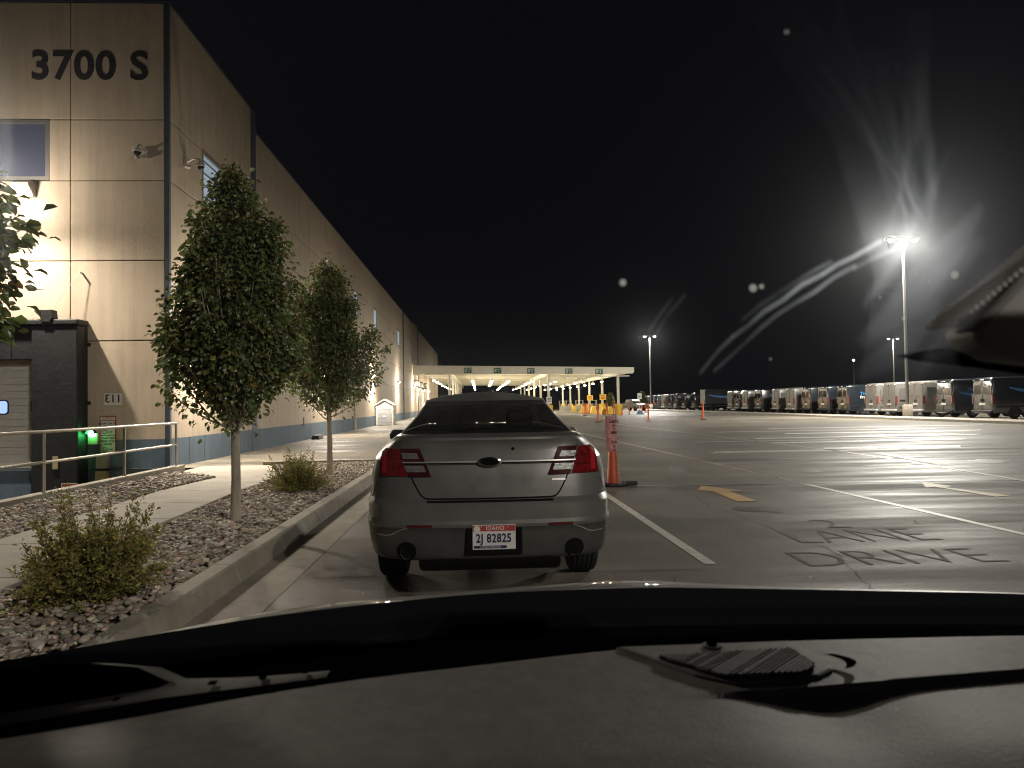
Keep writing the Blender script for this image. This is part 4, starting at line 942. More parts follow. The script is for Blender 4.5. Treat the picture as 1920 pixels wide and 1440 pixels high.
def shrub(loc, R, Hh, label, ns, per, seed, leaf=.026):
    global rng
    rng = np.random.default_rng(seed); rr = random.Random(seed); e = empty('shrub', loc); st = MB(); P = []; A = []; S = []
    for k in range(ns):
        az = rr.uniform(0, 2 * math.pi); el = rr.uniform(.05, 1.0) ** .8; L = rr.uniform(.55, 1.08) if rr.random() > .12 else rr.uniform(1.05, 1.38)
        tip = Vector((R * math.cos(az) * (1 - el * el) ** .5 * L, R * math.sin(az) * (1 - el * el) ** .5 * L * .9, max(.05, Hh * el * L)))
        p0 = Vector((rr.uniform(-.12, .12) * R, rr.uniform(-.12, .12) * R, 0)); mid = (p0 + tip) * .5 + Vector((tip.x * .15, tip.y * .15, -.02)) + Vector((rr.gauss(0, .03), rr.gauss(0, .03), rr.gauss(0, .02)))
        pts = [(1 - u) ** 2 * p0 + 2 * (1 - u) * u * mid + u * u * tip for u in [i / 5 for i in range(6)]]
        st.tube(pts, [.005, .0045, .004, .003, .002, .0012], 4, cap=False)
        for q in range(per):
            u = .22 + .78 * rr.random() ** .7; x = min(u, .999) * 5; i = int(x); p = pts[i].lerp(pts[i + 1], x - i)
            dirv = (pts[i + 1] - pts[i]).normalized(); o = Vector((rr.gauss(0, 1), rr.gauss(0, 1), rr.gauss(0, 1))).normalized()
            P.append(p + o * rr.random() * .028); A.append(dirv * .5 + o * .9 + Vector((0, 0, .25))); S.append(leaf * rr.uniform(.6, 1.35))
    st.build('stems', 'twig', e, fix=False)['kind'] = 'stuff'
    n = len(P); P = np.array(P); A = np.array(A); S = np.array(S)
    tone = np.array([[.25, .225, .065]]) * rng.lognormal(0, .32, (n, 1)) * (1 + rng.normal(0, .10, (n, 3)))
    me = leaf_mesh('foliage', P, A, S, np.clip(tone, .01, .45), 'shrub_leaf', curl=.2, width=.5)
    o = bpy.data.objects.new('foliage', me); COL.objects.link(o); o.parent = e; tag(e, label, 'shrub', 'shrubs in the gravel bed'); return e
shrub((-2.72, 5.38, .09), .50, .62, 'ragged yellow green shrub in the stones close to the kerb corner', 280, 75, 21, leaf=.029)
shrub((-2.86, 11.9, .09), .52, .60, 'rounded yellow green shrub beside the second tree', 240, 65, 22, leaf=.028)
def far_conifer(loc, h, label):
    global rng
    e = empty('conifer_tree', loc); MB().tube([(0, 0, 0), (0, 0, h)], [.12, .02], 6).build('trunk', 'bark', e)
    n = 900; t = rng.random(n) ** .8; a = rng.uniform(0, 6.28, n); r = (1 - t) * h * .32 * rng.uniform(.4, 1, n)
    P = np.column_stack([r * np.cos(a), r * np.sin(a), .5 + t * (h - .4)]); A = np.column_stack([np.cos(a), np.sin(a), -.4 + 0 * a])
    tone = np.array([[.10, .10, .03]]) * rng.lognormal(0, .3, (n, 1)) * np.ones((1, 3))
    o = bpy.data.objects.new('crown', leaf_mesh('crown', P, A, rng.uniform(.3, .55, n), tone, 'pine')); COL.objects.link(o); o.parent = e; tag(e, label, 'tree')
far_conifer((26.0, 118, 0), 3.0, 'dim conifer behind the vans at the far end of the row')
far_conifer((22.0, 124, 0), 2.9, 'dim conifer behind the white pickup truck')

# ================================================================== GREY SEDAN
def cr(keys, sub):
    """Catmull-Rom through keys (list of tuples), sub points per span"""
    k = [np.array(p, float) for p in keys]; k = [2 * k[0] - k[1]] + k + [2 * k[-1] - k[-2]]; out = []
    for i in range(1, len(k) - 2):
        for s in range(sub):
            t = s / sub
            out.append(.5 * ((2 * k[i]) + (-k[i - 1] + k[i + 1]) * t + (2 * k[i - 1] - 5 * k[i] + 4 * k[i + 1] - k[i + 2]) * t * t + (-k[i - 1] + 3 * k[i] - 3 * k[i + 1] + k[i + 2]) * t ** 3))
    out.append(k[-2]); return np.array(out)
PLAN = [(0, 0), (.22, .002), (.42, .012), (.60, .034), (.74, .075), (.855, .15), (.93, .27), (.975, .48), (1.0, .85), (1.0, 1.5), (1.0, 2.4), (1.0, 3.4), (.985, 4.1), (.93, 4.62), (.80, 4.92), (.5, 5.08), (0, 5.12)]
SUB = 6
RZ = [.335, .345, .355, .37, .46, .55, .575, .595, .62, .69, .725, .742, .765, .82, .92, 1.0, 1.03]
RY = [.10, .06, .045, .035, .022, .010, .0, -.004, .010, .006, .004, .020, .052, .058, .072, .086, .090]
RW = [.90, .915, .925, .935, .955, .963, .967, .969, .963, .962, .962, .957, .952, .950, .943, .925, .916]
# deck part above the shoulder
DZ = [1.03, 1.07, 1.11, 1.145, 1.17, 1.185, 1.195]
DY = [.090, .095, .098, .094, .080, .086, .110]
DW = [.916, .885, .845, .805, .775, .755, .735]
ALLZ, ALLY, ALLW = RZ + DZ[1:], RY + DY[1:], RW + DW[1:]
def outline(z):
    r = np.interp(z, ALLZ, ALLY); w = np.interp(z, ALLZ, ALLW)
    pl = np.array(PLAN); pts = np.column_stack([pl[:, 0] * w, pl[:, 1] + r])
    if z < .5: pts[-4:, 1] -= (.5 - z) * .5
    if z > .75: pts[-4:, 1] -= (z - .75) * .35 * np.array([.4, .7, 1, 1])
    return cr(pts, SUB)
def deck_outline(z):
    r = np.interp(z, DZ, DY); w = np.interp(z, DZ, DW)
    pl = np.array(PLAN[:11] + [(.99, 3.2), (.93, 3.75), (.6, 4.0), (.3, 4.05), (0, 4.06)]); pts = np.column_stack([pl[:, 0] * w, pl[:, 1] + r])
    return cr(pts, SUB)
def ry(x, z):
    o = outline(z); n = 9 * SUB; return float(np.interp(abs(x), o[:n, 0], o[:n, 1]))
def sp(x, z, off=0.0):
    """point on the tail surface, pushed out along the local plan normal"""
    y = ry(x, z); d = .01; a = abs(x); s = (ry(a + d, z) - ry(max(a - d, 0), z)) / (a + d - max(a - d, 0))
    nl = math.hypot(1, s); return (x + math.copysign(off * s / nl, x), y - off / nl, z)
SX, SY = .07, 5.16
SED = tag(empty('parked_sedan', (SX, SY, 0), math.radians(.35)), 'grey four door sedan seen from behind, parked at the kerb', 'car')
def ring(half):
    L = [(x, y) for x, y in half]; return L + [(-x, y) for x, y in reversed(L[1:-1])]
def sedan():
    WH_Y = (1.20, 4.07); ARCH = .385
    def shell(zs, fn, name, m, archs=False):
        b = MB(); rings = [[(x, y, z) for x, y in ring(fn(z))] for z in zs]; mm = len(rings[0])
        b.grid(rings, closed=True)
        if archs:
            keep = []
            for f in b.f:
                c = np.mean([b.v[i] for i in f], axis=0)
                if abs(c[0]) > .70 and any(math.hypot(c[1] - wy, c[2] - .345) < ARCH for wy in WH_Y): continue
                keep.append(f)
            b.f = keep
            use = {}
            for f in keep:
                for i in f: use[i] = use.get(i, 0) + 1
            for i in list(use):
                x, y, z = b.v[i]
                for wy in WH_Y:
                    dd = math.hypot(y - wy, z - .345)
                    if abs(x) > .70 and dd < ARCH + .05 and use[i] < 4 and z > .21:
                        k = ARCH / max(dd, .05); b.v[i] = (x, wy + (y - wy) * k, .345 + (z - .345) * k)
        return b, mm
    dense = lambda zz, n: sorted(set([round(z, 4) for a, c in zip(zz[:-1], zz[1:]) for z in np.linspace(a, c, n)]))
    lowz = dense([z for z in RZ if z <= .576], 4); upz = dense([z for z in RZ if z >= .575], 4)
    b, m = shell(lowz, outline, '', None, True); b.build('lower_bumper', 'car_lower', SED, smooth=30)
    b, m = shell(upz, outline, '', None, True); n = len(b.v)
    b.f.append(tuple(range(n - m, n))); b.build('body', 'car_paint', SED, smooth=28)
    b, m = shell(dense(DZ, 3), deck_outline, '', None); n = len(b.v)
    b.f.append(tuple(range(n - m, n))); b.build('deck', 'car_paint', SED, smooth=28)
    # inner floor so nothing shows through the arches
    MB().box(-.68, .68, .30, 4.9, .30, .98).build('floor_pan', 'car_gap', SED)
    # ---- cabin
    def cab(t):   # t 0 = belt, 1 = roof edge
        z = 1.196 + t * .27
        yr, yf = .66 + 1.02 * t, 3.95 - 1.12 * t; w = .735 - .150 * t - .02 * math.sin(math.pi * t)
        keys = [(0, yr), (.25 * w, yr + .004), (.5 * w, yr + .02), (.74 * w, yr + .055), (.88 * w, yr + .10), (.97 * w, yr + .19), (w, yr + .36), (w * 1.01, yr * .72 + yf * .28), (w * 1.015, (yr + yf) / 2), (w, yr * .25 + yf * .75), (.96 * w, yf - .18), (.85 * w, yf - .07), (.5 * w, yf + .0), (.25 * w, yf + .02), (0, yf + .025)]
        return [(x, y, z) for x, y in cr(keys, 4)]
    T = [0, .04, .1, .2, .35, .5, .65, .8, .9, .95, 1.0]; rows = [cab(t) for t in T]; nh = len(rows[0])
    def strip(i0, i1, t0, t1, sides, name, m, off=0.0):
        obs = []
        for s in sides:
            rr = [[(s * p[0], p[1], p[2]) for p in row[i0:i1 + 1]] for t, row in zip(T, rows) if t0 <= t <= t1]
            if s == 0: continue
            obs.append(MB().grid(rr).build(name, m, SED, smooth=True))
        return obs
    # rear glass is indices 0..16 (x up to .88w), c pillar 16..24, side glass 24..38, a pillar 38..44, windscreen 44..56
    full = lambda row, i: [(-p[0], p[1], p[2]) for p in reversed(row[1:i + 1])] + row[:i + 1]
    g = [full(row, 19) for t, row in zip(T, rows) if .04 <= t <= .95]; MB().grid(g).build('rear_window', 'rear_glass', SED, smooth=True)
    g = [full(row, 19) for t, row in zip(T, rows) if t <= .04]; MB().grid(g).build('window_ledge', 'car_gap', SED, smooth=True)
    g = [full(row, 19) for t, row in zip(T, rows) if t >= .95]; MB().grid(g).build('roof_rear_edge', 'car_paint', SED, smooth=True)
    strip(19, 24, .0, 1, (-1, 1), 'pillar', 'car_paint'); strip(24, 39, .1, .9, (-1, 1), 'side_window', 'side_glass')
    strip(24, 39, 0, .1, (-1, 1), 'belt_trim', 'car_gap'); strip(24, 39, .9, 1, (-1, 1), 'roof_rail', 'car_paint'); strip(39, 44, 0, 1, (-1, 1), 'pillar', 'car_paint')
    strip(30, 31, .0, 1, (-1, 1), 'door_pillar', 'car_gap')
    fr = [[(-p[0], p[1], p[2]) for p in row[44:]] + [p for p in reversed(row[44:-1])] for row in rows]; MB().grid(fr).build('windscreen', 'front_glass', SED, smooth=True)
    top = rows[-1]; rf = []
    for k in range(9):
        q = k / 8; s = math.cos(q * math.pi / 2); cyy = 2.35
        rf.append([(x * s, cyy + (y - cyy) * s, z + .075 * (1 - s * s)) for x, y, z in (top + [(-p[0], p[1], p[2]) for p in reversed(top[1:-1])])])
    MB().grid(rf, closed=True).build('roof', 'car_paint', SED, smooth=True)
    # black band at the top of the rear glass, high brake light
    MB().grid([[(-p[0] * .999, p[1] - .004, p[2]) for p in reversed(row[1:20])] + [(p[0] * .999, p[1] - .004, p[2]) for p in row[:20]] for t, row in zip(T, rows) if .8 <= t <= .95]).build('window_band', 'car_gap', SED, smooth=True)
    MB().box(-.16, .16, .93, .98, 1.21, 1.235).build('brake_light', 'lens_dark_red', SED)
    # ---- seats, shelf, wheel
    MB().prism([(-.66, .80), (.66, .80), (.62, 1.35), (-.62, 1.35)], 1.05, 1.185).build('parcel_shelf', 'seat_black', SED)
    MB().box(-.62, .62, 1.36, 1.50, .7, 1.20).build('rear_seat', 'seat_black', SED, bevel=.05)
    for s in (-1, 1):
        st = MB().box(s * .36 - .25, s * .36 + .25, 2.35, 2.48, .7, 1.22).build('front_seat', 'seat_black', SED, bevel=.06)
        MB().prism([(s * .36 - .13, 1.19), (s * .36 + .13, 1.19), (s * .36 + .145, 1.30), (s * .36 + .10, 1.385), (s * .36 - .10, 1.385), (s * .36 - .145, 1.30)], 2.30, 2.40, 'y').build('headrest', 'seat_black', st, bevel=.03)
    MB().box(-.12, .12, 3.02, 3.05, 1.36, 1.42).build('inner_mirror', 'trim_bright', SED, bevel=.01)
    MB().prism([(-.68, 3.2), (.68, 3.2), (.6, 3.7), (-.6, 3.7)], 1.0, 1.19).build('dash_panel', 'seat_black', SED)
    # ---- surface pieces on the tail
    def patch(name, m, edgeL, edgeR, z0, z1, off, par=SED, nx=8, nz=6):
        """edgeL/edgeR: functions of t (0 bottom,1 top) giving x"""
        rows2 = []
        for i in range(nz + 1):
            t = i / nz; z = z0 + (z1 - z0) * t; a, c = edgeL(t), edgeR(t)
            rows2.append([sp(a + (c - a) * j / nx, z, off) for j in range(nx + 1)])
        bb = MB().grid(rows2); nn = len(bb.v)
        # skirt back into the body for thickness
        m2 = nx + 1; bd = [j for j in range(m2)] + [i * m2 + nx for i in range(1, nz + 1)] + [nz * m2 + j for j in range(nx - 1, -1, -1)] + [i * m2 for i in range(nz - 1, 0, -1)]
        base = len(bb.v); cx = np.mean([bb.v[i][0] for i in bd])
        for i in bd:
            x, y, z = bb.v[i]; bb.v.append((x * (1 - .02 * 0), y + off + .012, z))
        for k in range(len(bd)): 
            k2 = (k + 1) % len(bd); bb.f.append((bd[k], bd[k2], base + k2, base + k))
        return bb.build(name, m, par, smooth=30)
    def ribbon(name, m, pts, w, off=.0015, par=SED):
        P = [Vector(sp(x, z, off)) for x, z in pts]; bb = MB(); L = []
        for i, p in enumerate(P):
            d = (P[min(i + 1, len(P) - 1)] - P[max(i - 1, 0)]).normalized(); q = Vector(pts[min(i + 1, len(P) - 1)]) - Vector(pts[max(i - 1, 0)]); q = Vector((-q.y, q.x)).normalized() * w / 2
            L.append([sp(pts[i][0] - q.x, pts[i][1] - q.y, off), sp(pts[i][0] + q.x, pts[i][1] + q.y, off)])
        return bb.grid(L).build(name, m, par, fix=False)
    for s in (-1, 1):
        lt = empty('tail_light', (0, 0, 0), parent=SED)
        S = lambda f: (lambda t, f=f: s * f(t))
        patch('outer_lens', 'lens_red', S(lambda t: .602 + .062 * t), S(lambda t: .815 - .012 * t - .03 * (t > .9)), .925, 1.112, .012, lt, 10, 8)
        patch('inner_lens', 'lens_dark_red', S(lambda t: .425 + .085 * t), S(lambda t: .592 + .062 * t), .920, 1.115, .010, lt, 8, 8)
        patch('reverse_lens', 'lens_clear', S(lambda t: .512 + .018 * t), S(lambda t: .632 + .012 * t), 1.043, 1.084, .014, lt, 6, 3)
        patch('reverse_lens', 'lens_clear', S(lambda t: .462 + .020 * t), S(lambda t: .606 + .016 * t), .953, .997, .014, lt, 6, 3)
        patch('brake_bar', 'lens_bright', S(lambda t: .755), S(lambda t: .79), .945, 1.095, .014, lt, 3, 6)
        for zz in (.985, 1.045): patch('lens_divider', 'lens_dark_red', S(lambda t: .63 if True else 0), S(lambda t: .752), zz, zz + .005, .0135, lt, 6, 1)
        patch('reflector', 'reflector_red', S(lambda t: .42), S(lambda t: .60), .578, .596, .006, SED, 6, 2)
        # trunk shut line
        ribbon('shut_line', 'car_gap', [(s * .658, 1.185), (s * .664, 1.118)], .009)
        ribbon('shut_line', 'car_gap', [(s * x, z) for x, z in ((.575, .918), (.555, .88), (.53, .835), (.508, .80), (.492, .783), (.47, .771), (.44, .767), (.3, .766), (.15, .7655), (0, .765))], .011)
        # bright edge where the lower bumper sweeps up
        ribbon('bumper_edge', 'trim_bright', [(s * x, z) for x, z in ((.60, .573), (.64, .563), (.68, .545), (.715, .525), (.76, .516), (.82, .518), (.88, .528), (.92, .538))], .007, .003)
        ribbon('bumper_seam', 'car_gap', [(s * x, z) for x, z in ((.80, .925), (.845, .86), (.87, .80), (.885, .77), (.93, .765))], .005)
        b = MB(); b.prism([(s * .60, .575), (s * .66, .575), (s * .70, .575), (s * .70, .575)], 0, .001, 'y')
        # tail pipe in its cut-out
        cq = lambda t: .072 * max(0.0, 1 - (2 * t - 1) ** 2) ** .5
        patch('pipe_recess', 'car_gap', S(lambda t: .61 - cq(t)), S(lambda t: .61 + cq(t)), .341, .478, .004, SED, 8, 12)
        pp = MB().lathe([(.040, -.004), (.046, -.009), (.046, .30), (.040, .30)], (s * .61, ry(.61, .40) + .002, .40), 18, 'y').build('tail_pipe', 'black_plastic', SED, smooth=True)
        MB().lathe([(.038, -.001), (.038, .02)], (s * .61, ry(.61, .40) - .006, .40), 16, 'y').build('pipe_bore', 'car_gap', pp)
        # mirror
        mr = MB().prism([(s * .86, 1.03), (s * 1.00, 1.01), (s * 1.09, 1.045), (s * 1.10, 1.11), (s * 1.06, 1.155), (s * .92, 1.145), (s * .86, 1.10)], 3.20, 3.32, 'y').build('side_mirror', 'black_plastic', SED, bevel=.025)
        for wy in WH_Y:
            w = MB().lathe([(.23, -.115), (.315, -.115), (.338, -.095), (.345, -.05), (.346, 0), (.345, .05), (.338, .095), (.315, .115), (.23, .115)], (s * .815, wy, .345), 32, 'x')
            w = w.build('wheel', 'tyre', SED, smooth=35)
            for q in (-.06, -.02, .02, .06): MB().lathe([(.3465, q - .004), (.348, q - .003), (.348, q + .003), (.3465, q + .004)], (s * .815, wy, .345), 32, 'x').build('tread_rib', 'car_gap', w)
            MB().lathe([(.232, .06), (.20, .09), (.06, .10), (.02, .10)] if s > 0 else [(.232, -.06), (.20, -.09), (.06, -.10), (.02, -.10)], (s * .815, wy, .345), 24, 'x').build('rim', 'rim', w, smooth=True)
            MB().prism([(wy + .40 * math.cos(math.pi * k / 12), .345 + .40 * math.sin(math.pi * k / 12)) for k in range(13)], s * .69 - .005, s * .69 + .005, 'x').build('arch_liner', 'car_gap', SED)
    # lip under the lid, chrome bar and oval emblem
    ribbon('lid_shadow_gap', 'car_gap', [(x / 20 * .46, .7495) for x in range(-20, 21)], .014)
    ribbon('chrome_bar', 'trim_bright', [(x / 30 * .635, 1.0195) for x in range(-30, 31)], .009, .017)
    ribbon('chrome_bar', 'car_gap', [(x / 30 * .635, 1.0085) for x in range(-30, 31)], .006, .016)
    yb = ry(0, 1.02)
    em = MB(); em.v = []; n = 36
    for rr_, off in ((1.0, .010), (1.0, .026), (.82, .030), (.80, .024)):
        for k in range(n):
            a = 2 * math.pi * k / n; em.v.append((.088 * rr_ * math.cos(a), yb - off, 1.017 + .034 * (rr_ if rr_ == 1 else rr_ - .06) * math.sin(a)))
    for i in range(3):
        for k in range(n): em.f.append((i * n + k, i * n + (k + 1) % n, (i + 1) * n + (k + 1) % n, (i + 1) * n + k))
    em = em.build('emblem', 'chrome', SED, smooth=True)
    cc = MB(); cc.add([(.0715 * math.cos(2 * math.pi * k / n), yb - .0265, 1.017 + .0262 * math.sin(2 * math.pi * k / n)) for k in range(n)], [tuple(range(n))]); cc.build('emblem_field', 'dash_black', em)
    MB().lathe([(.012, 0), (.012, -.004), (.006, -.005)], (.172, ry(.172, 1.105), 1.105), 14, 'y').build('lock_cylinder', 'car_gap', SED)
    patch('badge', 'trim_bright', lambda t: .455, lambda t: .555, .880, .893, .005, SED, 6, 2)
    # plate
    pc = .022; yp = ry(0, .51) - .012
    br = MB().box(pc - .205, pc + .205, yp, yp + .05, .385, .605).build('plate_bracket', 'car_gap', SED, bevel=.01)
    pl = MB().box(pc - .155, pc + .155, yp - .012, yp - .002, .422, .592).build('number_plate', 'plate_white', SED, bevel=.004)
    MB().box(pc - .152, pc + .152, yp - .0128, yp - .0121, .548, .588).build('plate_band', 'plate_red', pl)
    MB().box(pc - .145, pc + .090, yp - .0130, yp - .0121, .431, .450).build('plate_band', 'plate_blue', pl)
    MB().box(pc + .100, pc + .148, yp - .0130, yp - .0121, .430, .455).build('sticker', 'sign_white', pl)
    MB().lathe([(.024, 0), (.024, -.0012)], (pc - .122, yp - .0128, .563), 16, 'y').build('sticker', 'sign_white', pl)
    text('state_name', 'IDAHO', .040, 'plate_white', pl, (pc + .008, yp - .0145, .568), depth=.0005, bold=.0006, spacing=1.05)
    text('plate_number', '2J 82825', .082, 'plate_blue', pl, (pc - .002, yp - .0145, .498), depth=.0005, bold=.0022, sx=.80, spacing=1.10)
    text('plate_motto', 'FAMOUS POTATOES', .016, 'plate_white', pl, (pc - .025, yp - .0145, .4405), depth=.0003)
    for sx_ in (-.09, .10): MB().lathe([(.006, 0), (.005, -.003)], (pc + sx_, yp - .0125, .578), 8, 'y').build('screw', 'trim_bright', pl)
    # underside bar
    MB().prism([(-.42, .355), (.40, .365), (.46, .34), (.42, .325), (-.42, .325)], .055, .10, 'y').build('tow_bar', 'car_gap', SED)
    MB().box(-.55, .55, .35, .75, .20, .34).build('muffler', 'black_plastic', SED, bevel=.04)
sedan()
SED.scale = (.957, 1, 1)

# ================================================================== THE CAR THE PICTURE IS TAKEN FROM
CAB = tag(empty('car_interior', (0, .9, 1.0)), 'dark dashboard, black cowl and grey hood in front of the viewer', 'car interior')
def cabin():
    def cbuild(b, name, m, par=CAB, **k):
        b.v = [(x, y - .9, z - 1.0) for x, y, z in b.v]; o = b.build(name, m, CAB, **k); o.parent = par; return o
    XA = [-1.1, -.734, -.613, -.48, -.304, -.003, .325, .586, 1.043, 1.4]; YA = [.95, 1.181, 1.259, 1.343, 1.428, 1.516, 1.529, 1.488, 1.402, 1.28]
    XB = [-1.0, -.591, -.48, -.361, -.16, .047, .412, .827, 1.3]; YB = [.80, .952, .985, 1.03, 1.115, 1.167, 1.155, 1.114, 1.0]
    XC = [-.9, -.451, -.393, -.215, -.096, .035, .172, .396, .703, 1.2]; YC = [.62, .726, .756, .844, .879, .907, .946, .955, .948, .90]
    fa = lambda x: float(np.interp(x, XA, YA)); fb = lambda x: float(np.interp(x, XB, YB)); fc = lambda x: float(np.interp(x, XC, YC))
    def smooth(f, x, w=.09): return sum(f(x + w * k / 3) for k in range(-3, 4)) / 7
    xs = np.linspace(-.95, 1.25, 111)
    # dashboard top: pad, step and upper tier
    ystep = lambda x: .785 + .11 * (max(x, .1) - .28)
    def zdash(x, y):
        step = .0175 * (.50 * math.exp(-((x - .345) / .075) ** 2) + .40 / (1 + math.exp(-(x - .33) / .03)))
        yc = ystep(x)
        up = 1.0 if y > yc else 0.0
        blend = np.clip((y - (yc - .006)) / .006, 0, 1)
        z = 1.113 - step * (1 - blend)
        z += .010 * math.exp(-((x + .38) / .16) ** 2 - ((y - .63) / .09) ** 2)          # instrument hood swell
        z -= .03 * max(0, (.66 - y) / .3) ** 1.5
        z += .012 * (1 - blend) * math.exp(-((x - .75) / .35) ** 2 - ((y - .62) / .12) ** 2)
        return z
    rows = []
    for x in xs:
        c = smooth(fc, x); ys = list(np.linspace(.30, min(ystep(x), c - .1) - .0061, 60)) + list(np.linspace(min(ystep(x), c - .1), c - .012, 34)); r = [(x, y, zdash(x, y)) for y in ys]
        r += [(x, c - .006, zdash(x, c) - .002), (x, c, zdash(x, c) - .008), (x, c + .004, zdash(x, c) - .03)]
        rows.append(r)
    cbuild(MB().grid(rows), 'dashboard', 'dash', smooth=50)
    # black gap in front of the dash, then the glossy cowl
    rows = [[(x, smooth(fc, x) - .002, 1.085), (x, smooth(fc, x) + .05, 1.072), (x, smooth(fb, x), 1.072)] for x in xs]; cbuild(MB().grid(rows), 'defroster_well', 'dash_black', smooth=True)
    rows = []
    for x in xs:
        a, b_ = smooth(fa, x), smooth(fb, x)
        rows.append([(x, b_ - .004, 1.06), (x, b_, 1.082), (x, b_ + .012, 1.084)] + [(x, b_ + (a - b_) * t, 1.084 - .044 * t + .006 * math.sin(math.pi * t)) for t in (.2, .4, .6, .8, .93)] + [(x, a - .005, 1.041), (x, a, 1.036), (x, a + .01, 1.0)])
    cbuild(MB().grid(rows), 'cowl', 'cowl', smooth=50)
    # hood
    rows = []
    for x in np.linspace(-.9, 1.3, 60):
        a = smooth(fa, x); bul = .012 * math.exp(-((x - .30) / .22) ** 2) + .006 * math.exp(-((x + .35) / .25) ** 2)
        edge = -.10 * max(0, abs(x - .36) - .72) ** 2
        rows.append([(x, a + .012, .99), (x, a + .02, 1.030 + edge + bul * .6), (x, a + .08, 1.024 + bul + edge), (x, a + .25, .982 + bul + edge), (x, a + .5, .90 + bul * .5 + edge), (x, a + .75, .80 + edge), (x, a + .85, .70 + edge), (x, a + .88, .45)])
    cbuild(MB().grid(rows), 'hood', 'hood_paint', smooth=60)
    # vent at the driver side
    vz = 1.118
    vent = [(-.70, .865), (-.572, .915), (-.47, .925), (-.405, .905), (-.345, .852), (-.352, .838), (-.42, .806), (-.485, .780), (-.60, .735), (-.70, .70)]
    rows = [[(x, y, vz - .001) for x, y in vent], [(x * 1.0 + (.022 if x > -.5 else .0), y + (.012 if y > .85 else -.012), vz - .006) for x, y in vent]]
    cbuild(MB().grid(rows, closed=True), 'vent_rim', 'dash_trim', smooth=True)
    o = MB(); o.add([(x, y, vz - .0025) for x, y in vent], [tuple(range(len(vent)))]); cbuild(o, 'vent_opening', 'dash_black')
    def inside(px_, py_, poly):
        c = False; j = len(poly) - 1
        for i in range(len(poly)):
            if (poly[i][1] > py_) != (poly[j][1] > py_) and px_ < (poly[j][0] - poly[i][0]) * (py_ - poly[i][1]) / (poly[j][1] - poly[i][1]) + poly[i][0]: c = not c
            j = i
        return c
    vm = MB()
    for i in range(24):
        for j in range(18):
            x = -.50 + .0105 * i + (.005 if j % 2 else 0); y = .745 + .0098 * j
            if inside(x + .012, y, vent) and inside(x - .006, y + .008, vent) and inside(x, y - .010, vent): vm.lathe([(.0042, vz - .002), (.0034, vz + .0005), (.001, vz + .0015)], (x, y, 0), 6)
    cbuild(vm, 'vent_mesh', 'cowl')['kind'] = 'stuff'
    tr = [(-.40, .925), (-.33, .915), (-.26, .872), (-.205, .862), (-.10, .892), (-.10, .880), (-.22, .838), (-.345, .800), (-.43, .772), (-.42, .795), (-.345, .838)]
    rows = [[(-.350 + .175 * t, .866 - .008 * math.sin(math.pi * t) + .010 * t, 1.1165) for t in np.linspace(0, 1, 14)], [(-.335 + .16 * t, .84 + .024 * t, 1.118) for t in np.linspace(0, 1, 14)], [(-.42 + .245 * t, .786 + .068 * t, 1.1165) for t in np.linspace(0, 1, 14)]]
    cbuild(MB().grid(rows), 'dusty_trim', 'dash_trim', smooth=True)
    for x, y, r in ((-.295, .838, .0045), (-.245, .853, .004), (-.243, .846, .003), (-.20, .862, .003), (-.17, .872, .003), (-.38, .800, .003)):
        cbuild(MB().box(x - r, x + r, y - r * 1.3, y + r * 1.3, 1.1200, 1.1206), 'scuff', 'dash_black')
    # speaker plate, grille bars and the light sensor
    tz = 1.1165
    tri = [(.165, .932), (.387, .936), (.402, .862), (.395, .832), (.372, .814), (.275, .797), (.235, .830)]
    cbuild(MB().prism(tri, 1.10, tz), 'speaker_plate', 'dash', bevel=.004)
    gr = [(.205, .884), (.372, .897), (.378, .845), (.368, .824), (.345, .815), (.262, .812)]
    o = MB(); o.add([(x, y, tz + .0012) for x, y in gr], [tuple(range(len(gr)))]); cbuild(o, 'grille_well', 'cowl')
    def clip(a, b_):
        t0 = None; t1 = None
        for k in range(61):
            t = k / 60; x, y = a[0] + (b_[0] - a[0]) * t, a[1] + (b_[1] - a[1]) * t
            if inside(x, y, gr): t0 = t if t0 is None else t0; t1 = t
        return (t0, t1)
    for sgn, step in ((1, .0065), (-1, .0065)):
        for k in range(46):
            x0 = .10 + k * step; a = (x0, .79) if sgn > 0 else (x0 + .06, .79); c = (x0 + .13, .92) if sgn > 0 else (x0 - .07, .92)
            t = clip(a, c)
            if t[0] is not None and t[1] - t[0] > .04:
                p = [(a[0] + (c[0] - a[0]) * q, a[1] + (c[1] - a[1]) * q, tz + .0025 + .0004 * sgn) for q in t]; cbuild(MB().tube(p, .0021, 5), 'grille_bar', 'dash')
    s = cbuild(MB().lathe([(.012, tz), (.012, tz + .0025), (.008, tz + .003)], (.283, .918, 0), 18), 'sensor_ring', 'dash_trim', smooth=True)
    cbuild(MB().lathe([(.0065, tz), (.0065, tz + .006), (.004, tz + .009), (.001, tz + .010)], (.283, .918, 0), 14), 'sensor_dome', 'dash_black', smooth=True)
    rows = [[(.402 + .012 * math.sin(t * 3.1), .872 - .05 * t, 1.1195) for t in np.linspace(0, 1, 8)], [(.414 + .014 * math.sin(t * 3.1), .872 - .045 * t, 1.1195) for t in np.linspace(0, 1, 8)]]; cbuild(MB().grid(rows), 'seam_slot', 'dash_black')
    # windshield: a thin slab of glass whose grime scatters light forward
    wm = bpy.data.materials.new('windshield_glass'); wm.use_nodes = True; wn = wm.node_tree.nodes; wn.clear()
    wout = wn.new('ShaderNodeOutputMaterial'); vs = wn.new('ShaderNodeVolumeScatter'); vs.inputs['Density'].default_value = 0.55; vs.inputs['Anisotropy'].default_value = .93; vs.inputs['Color'].default_value = (.82, .90, 1.0, 1)
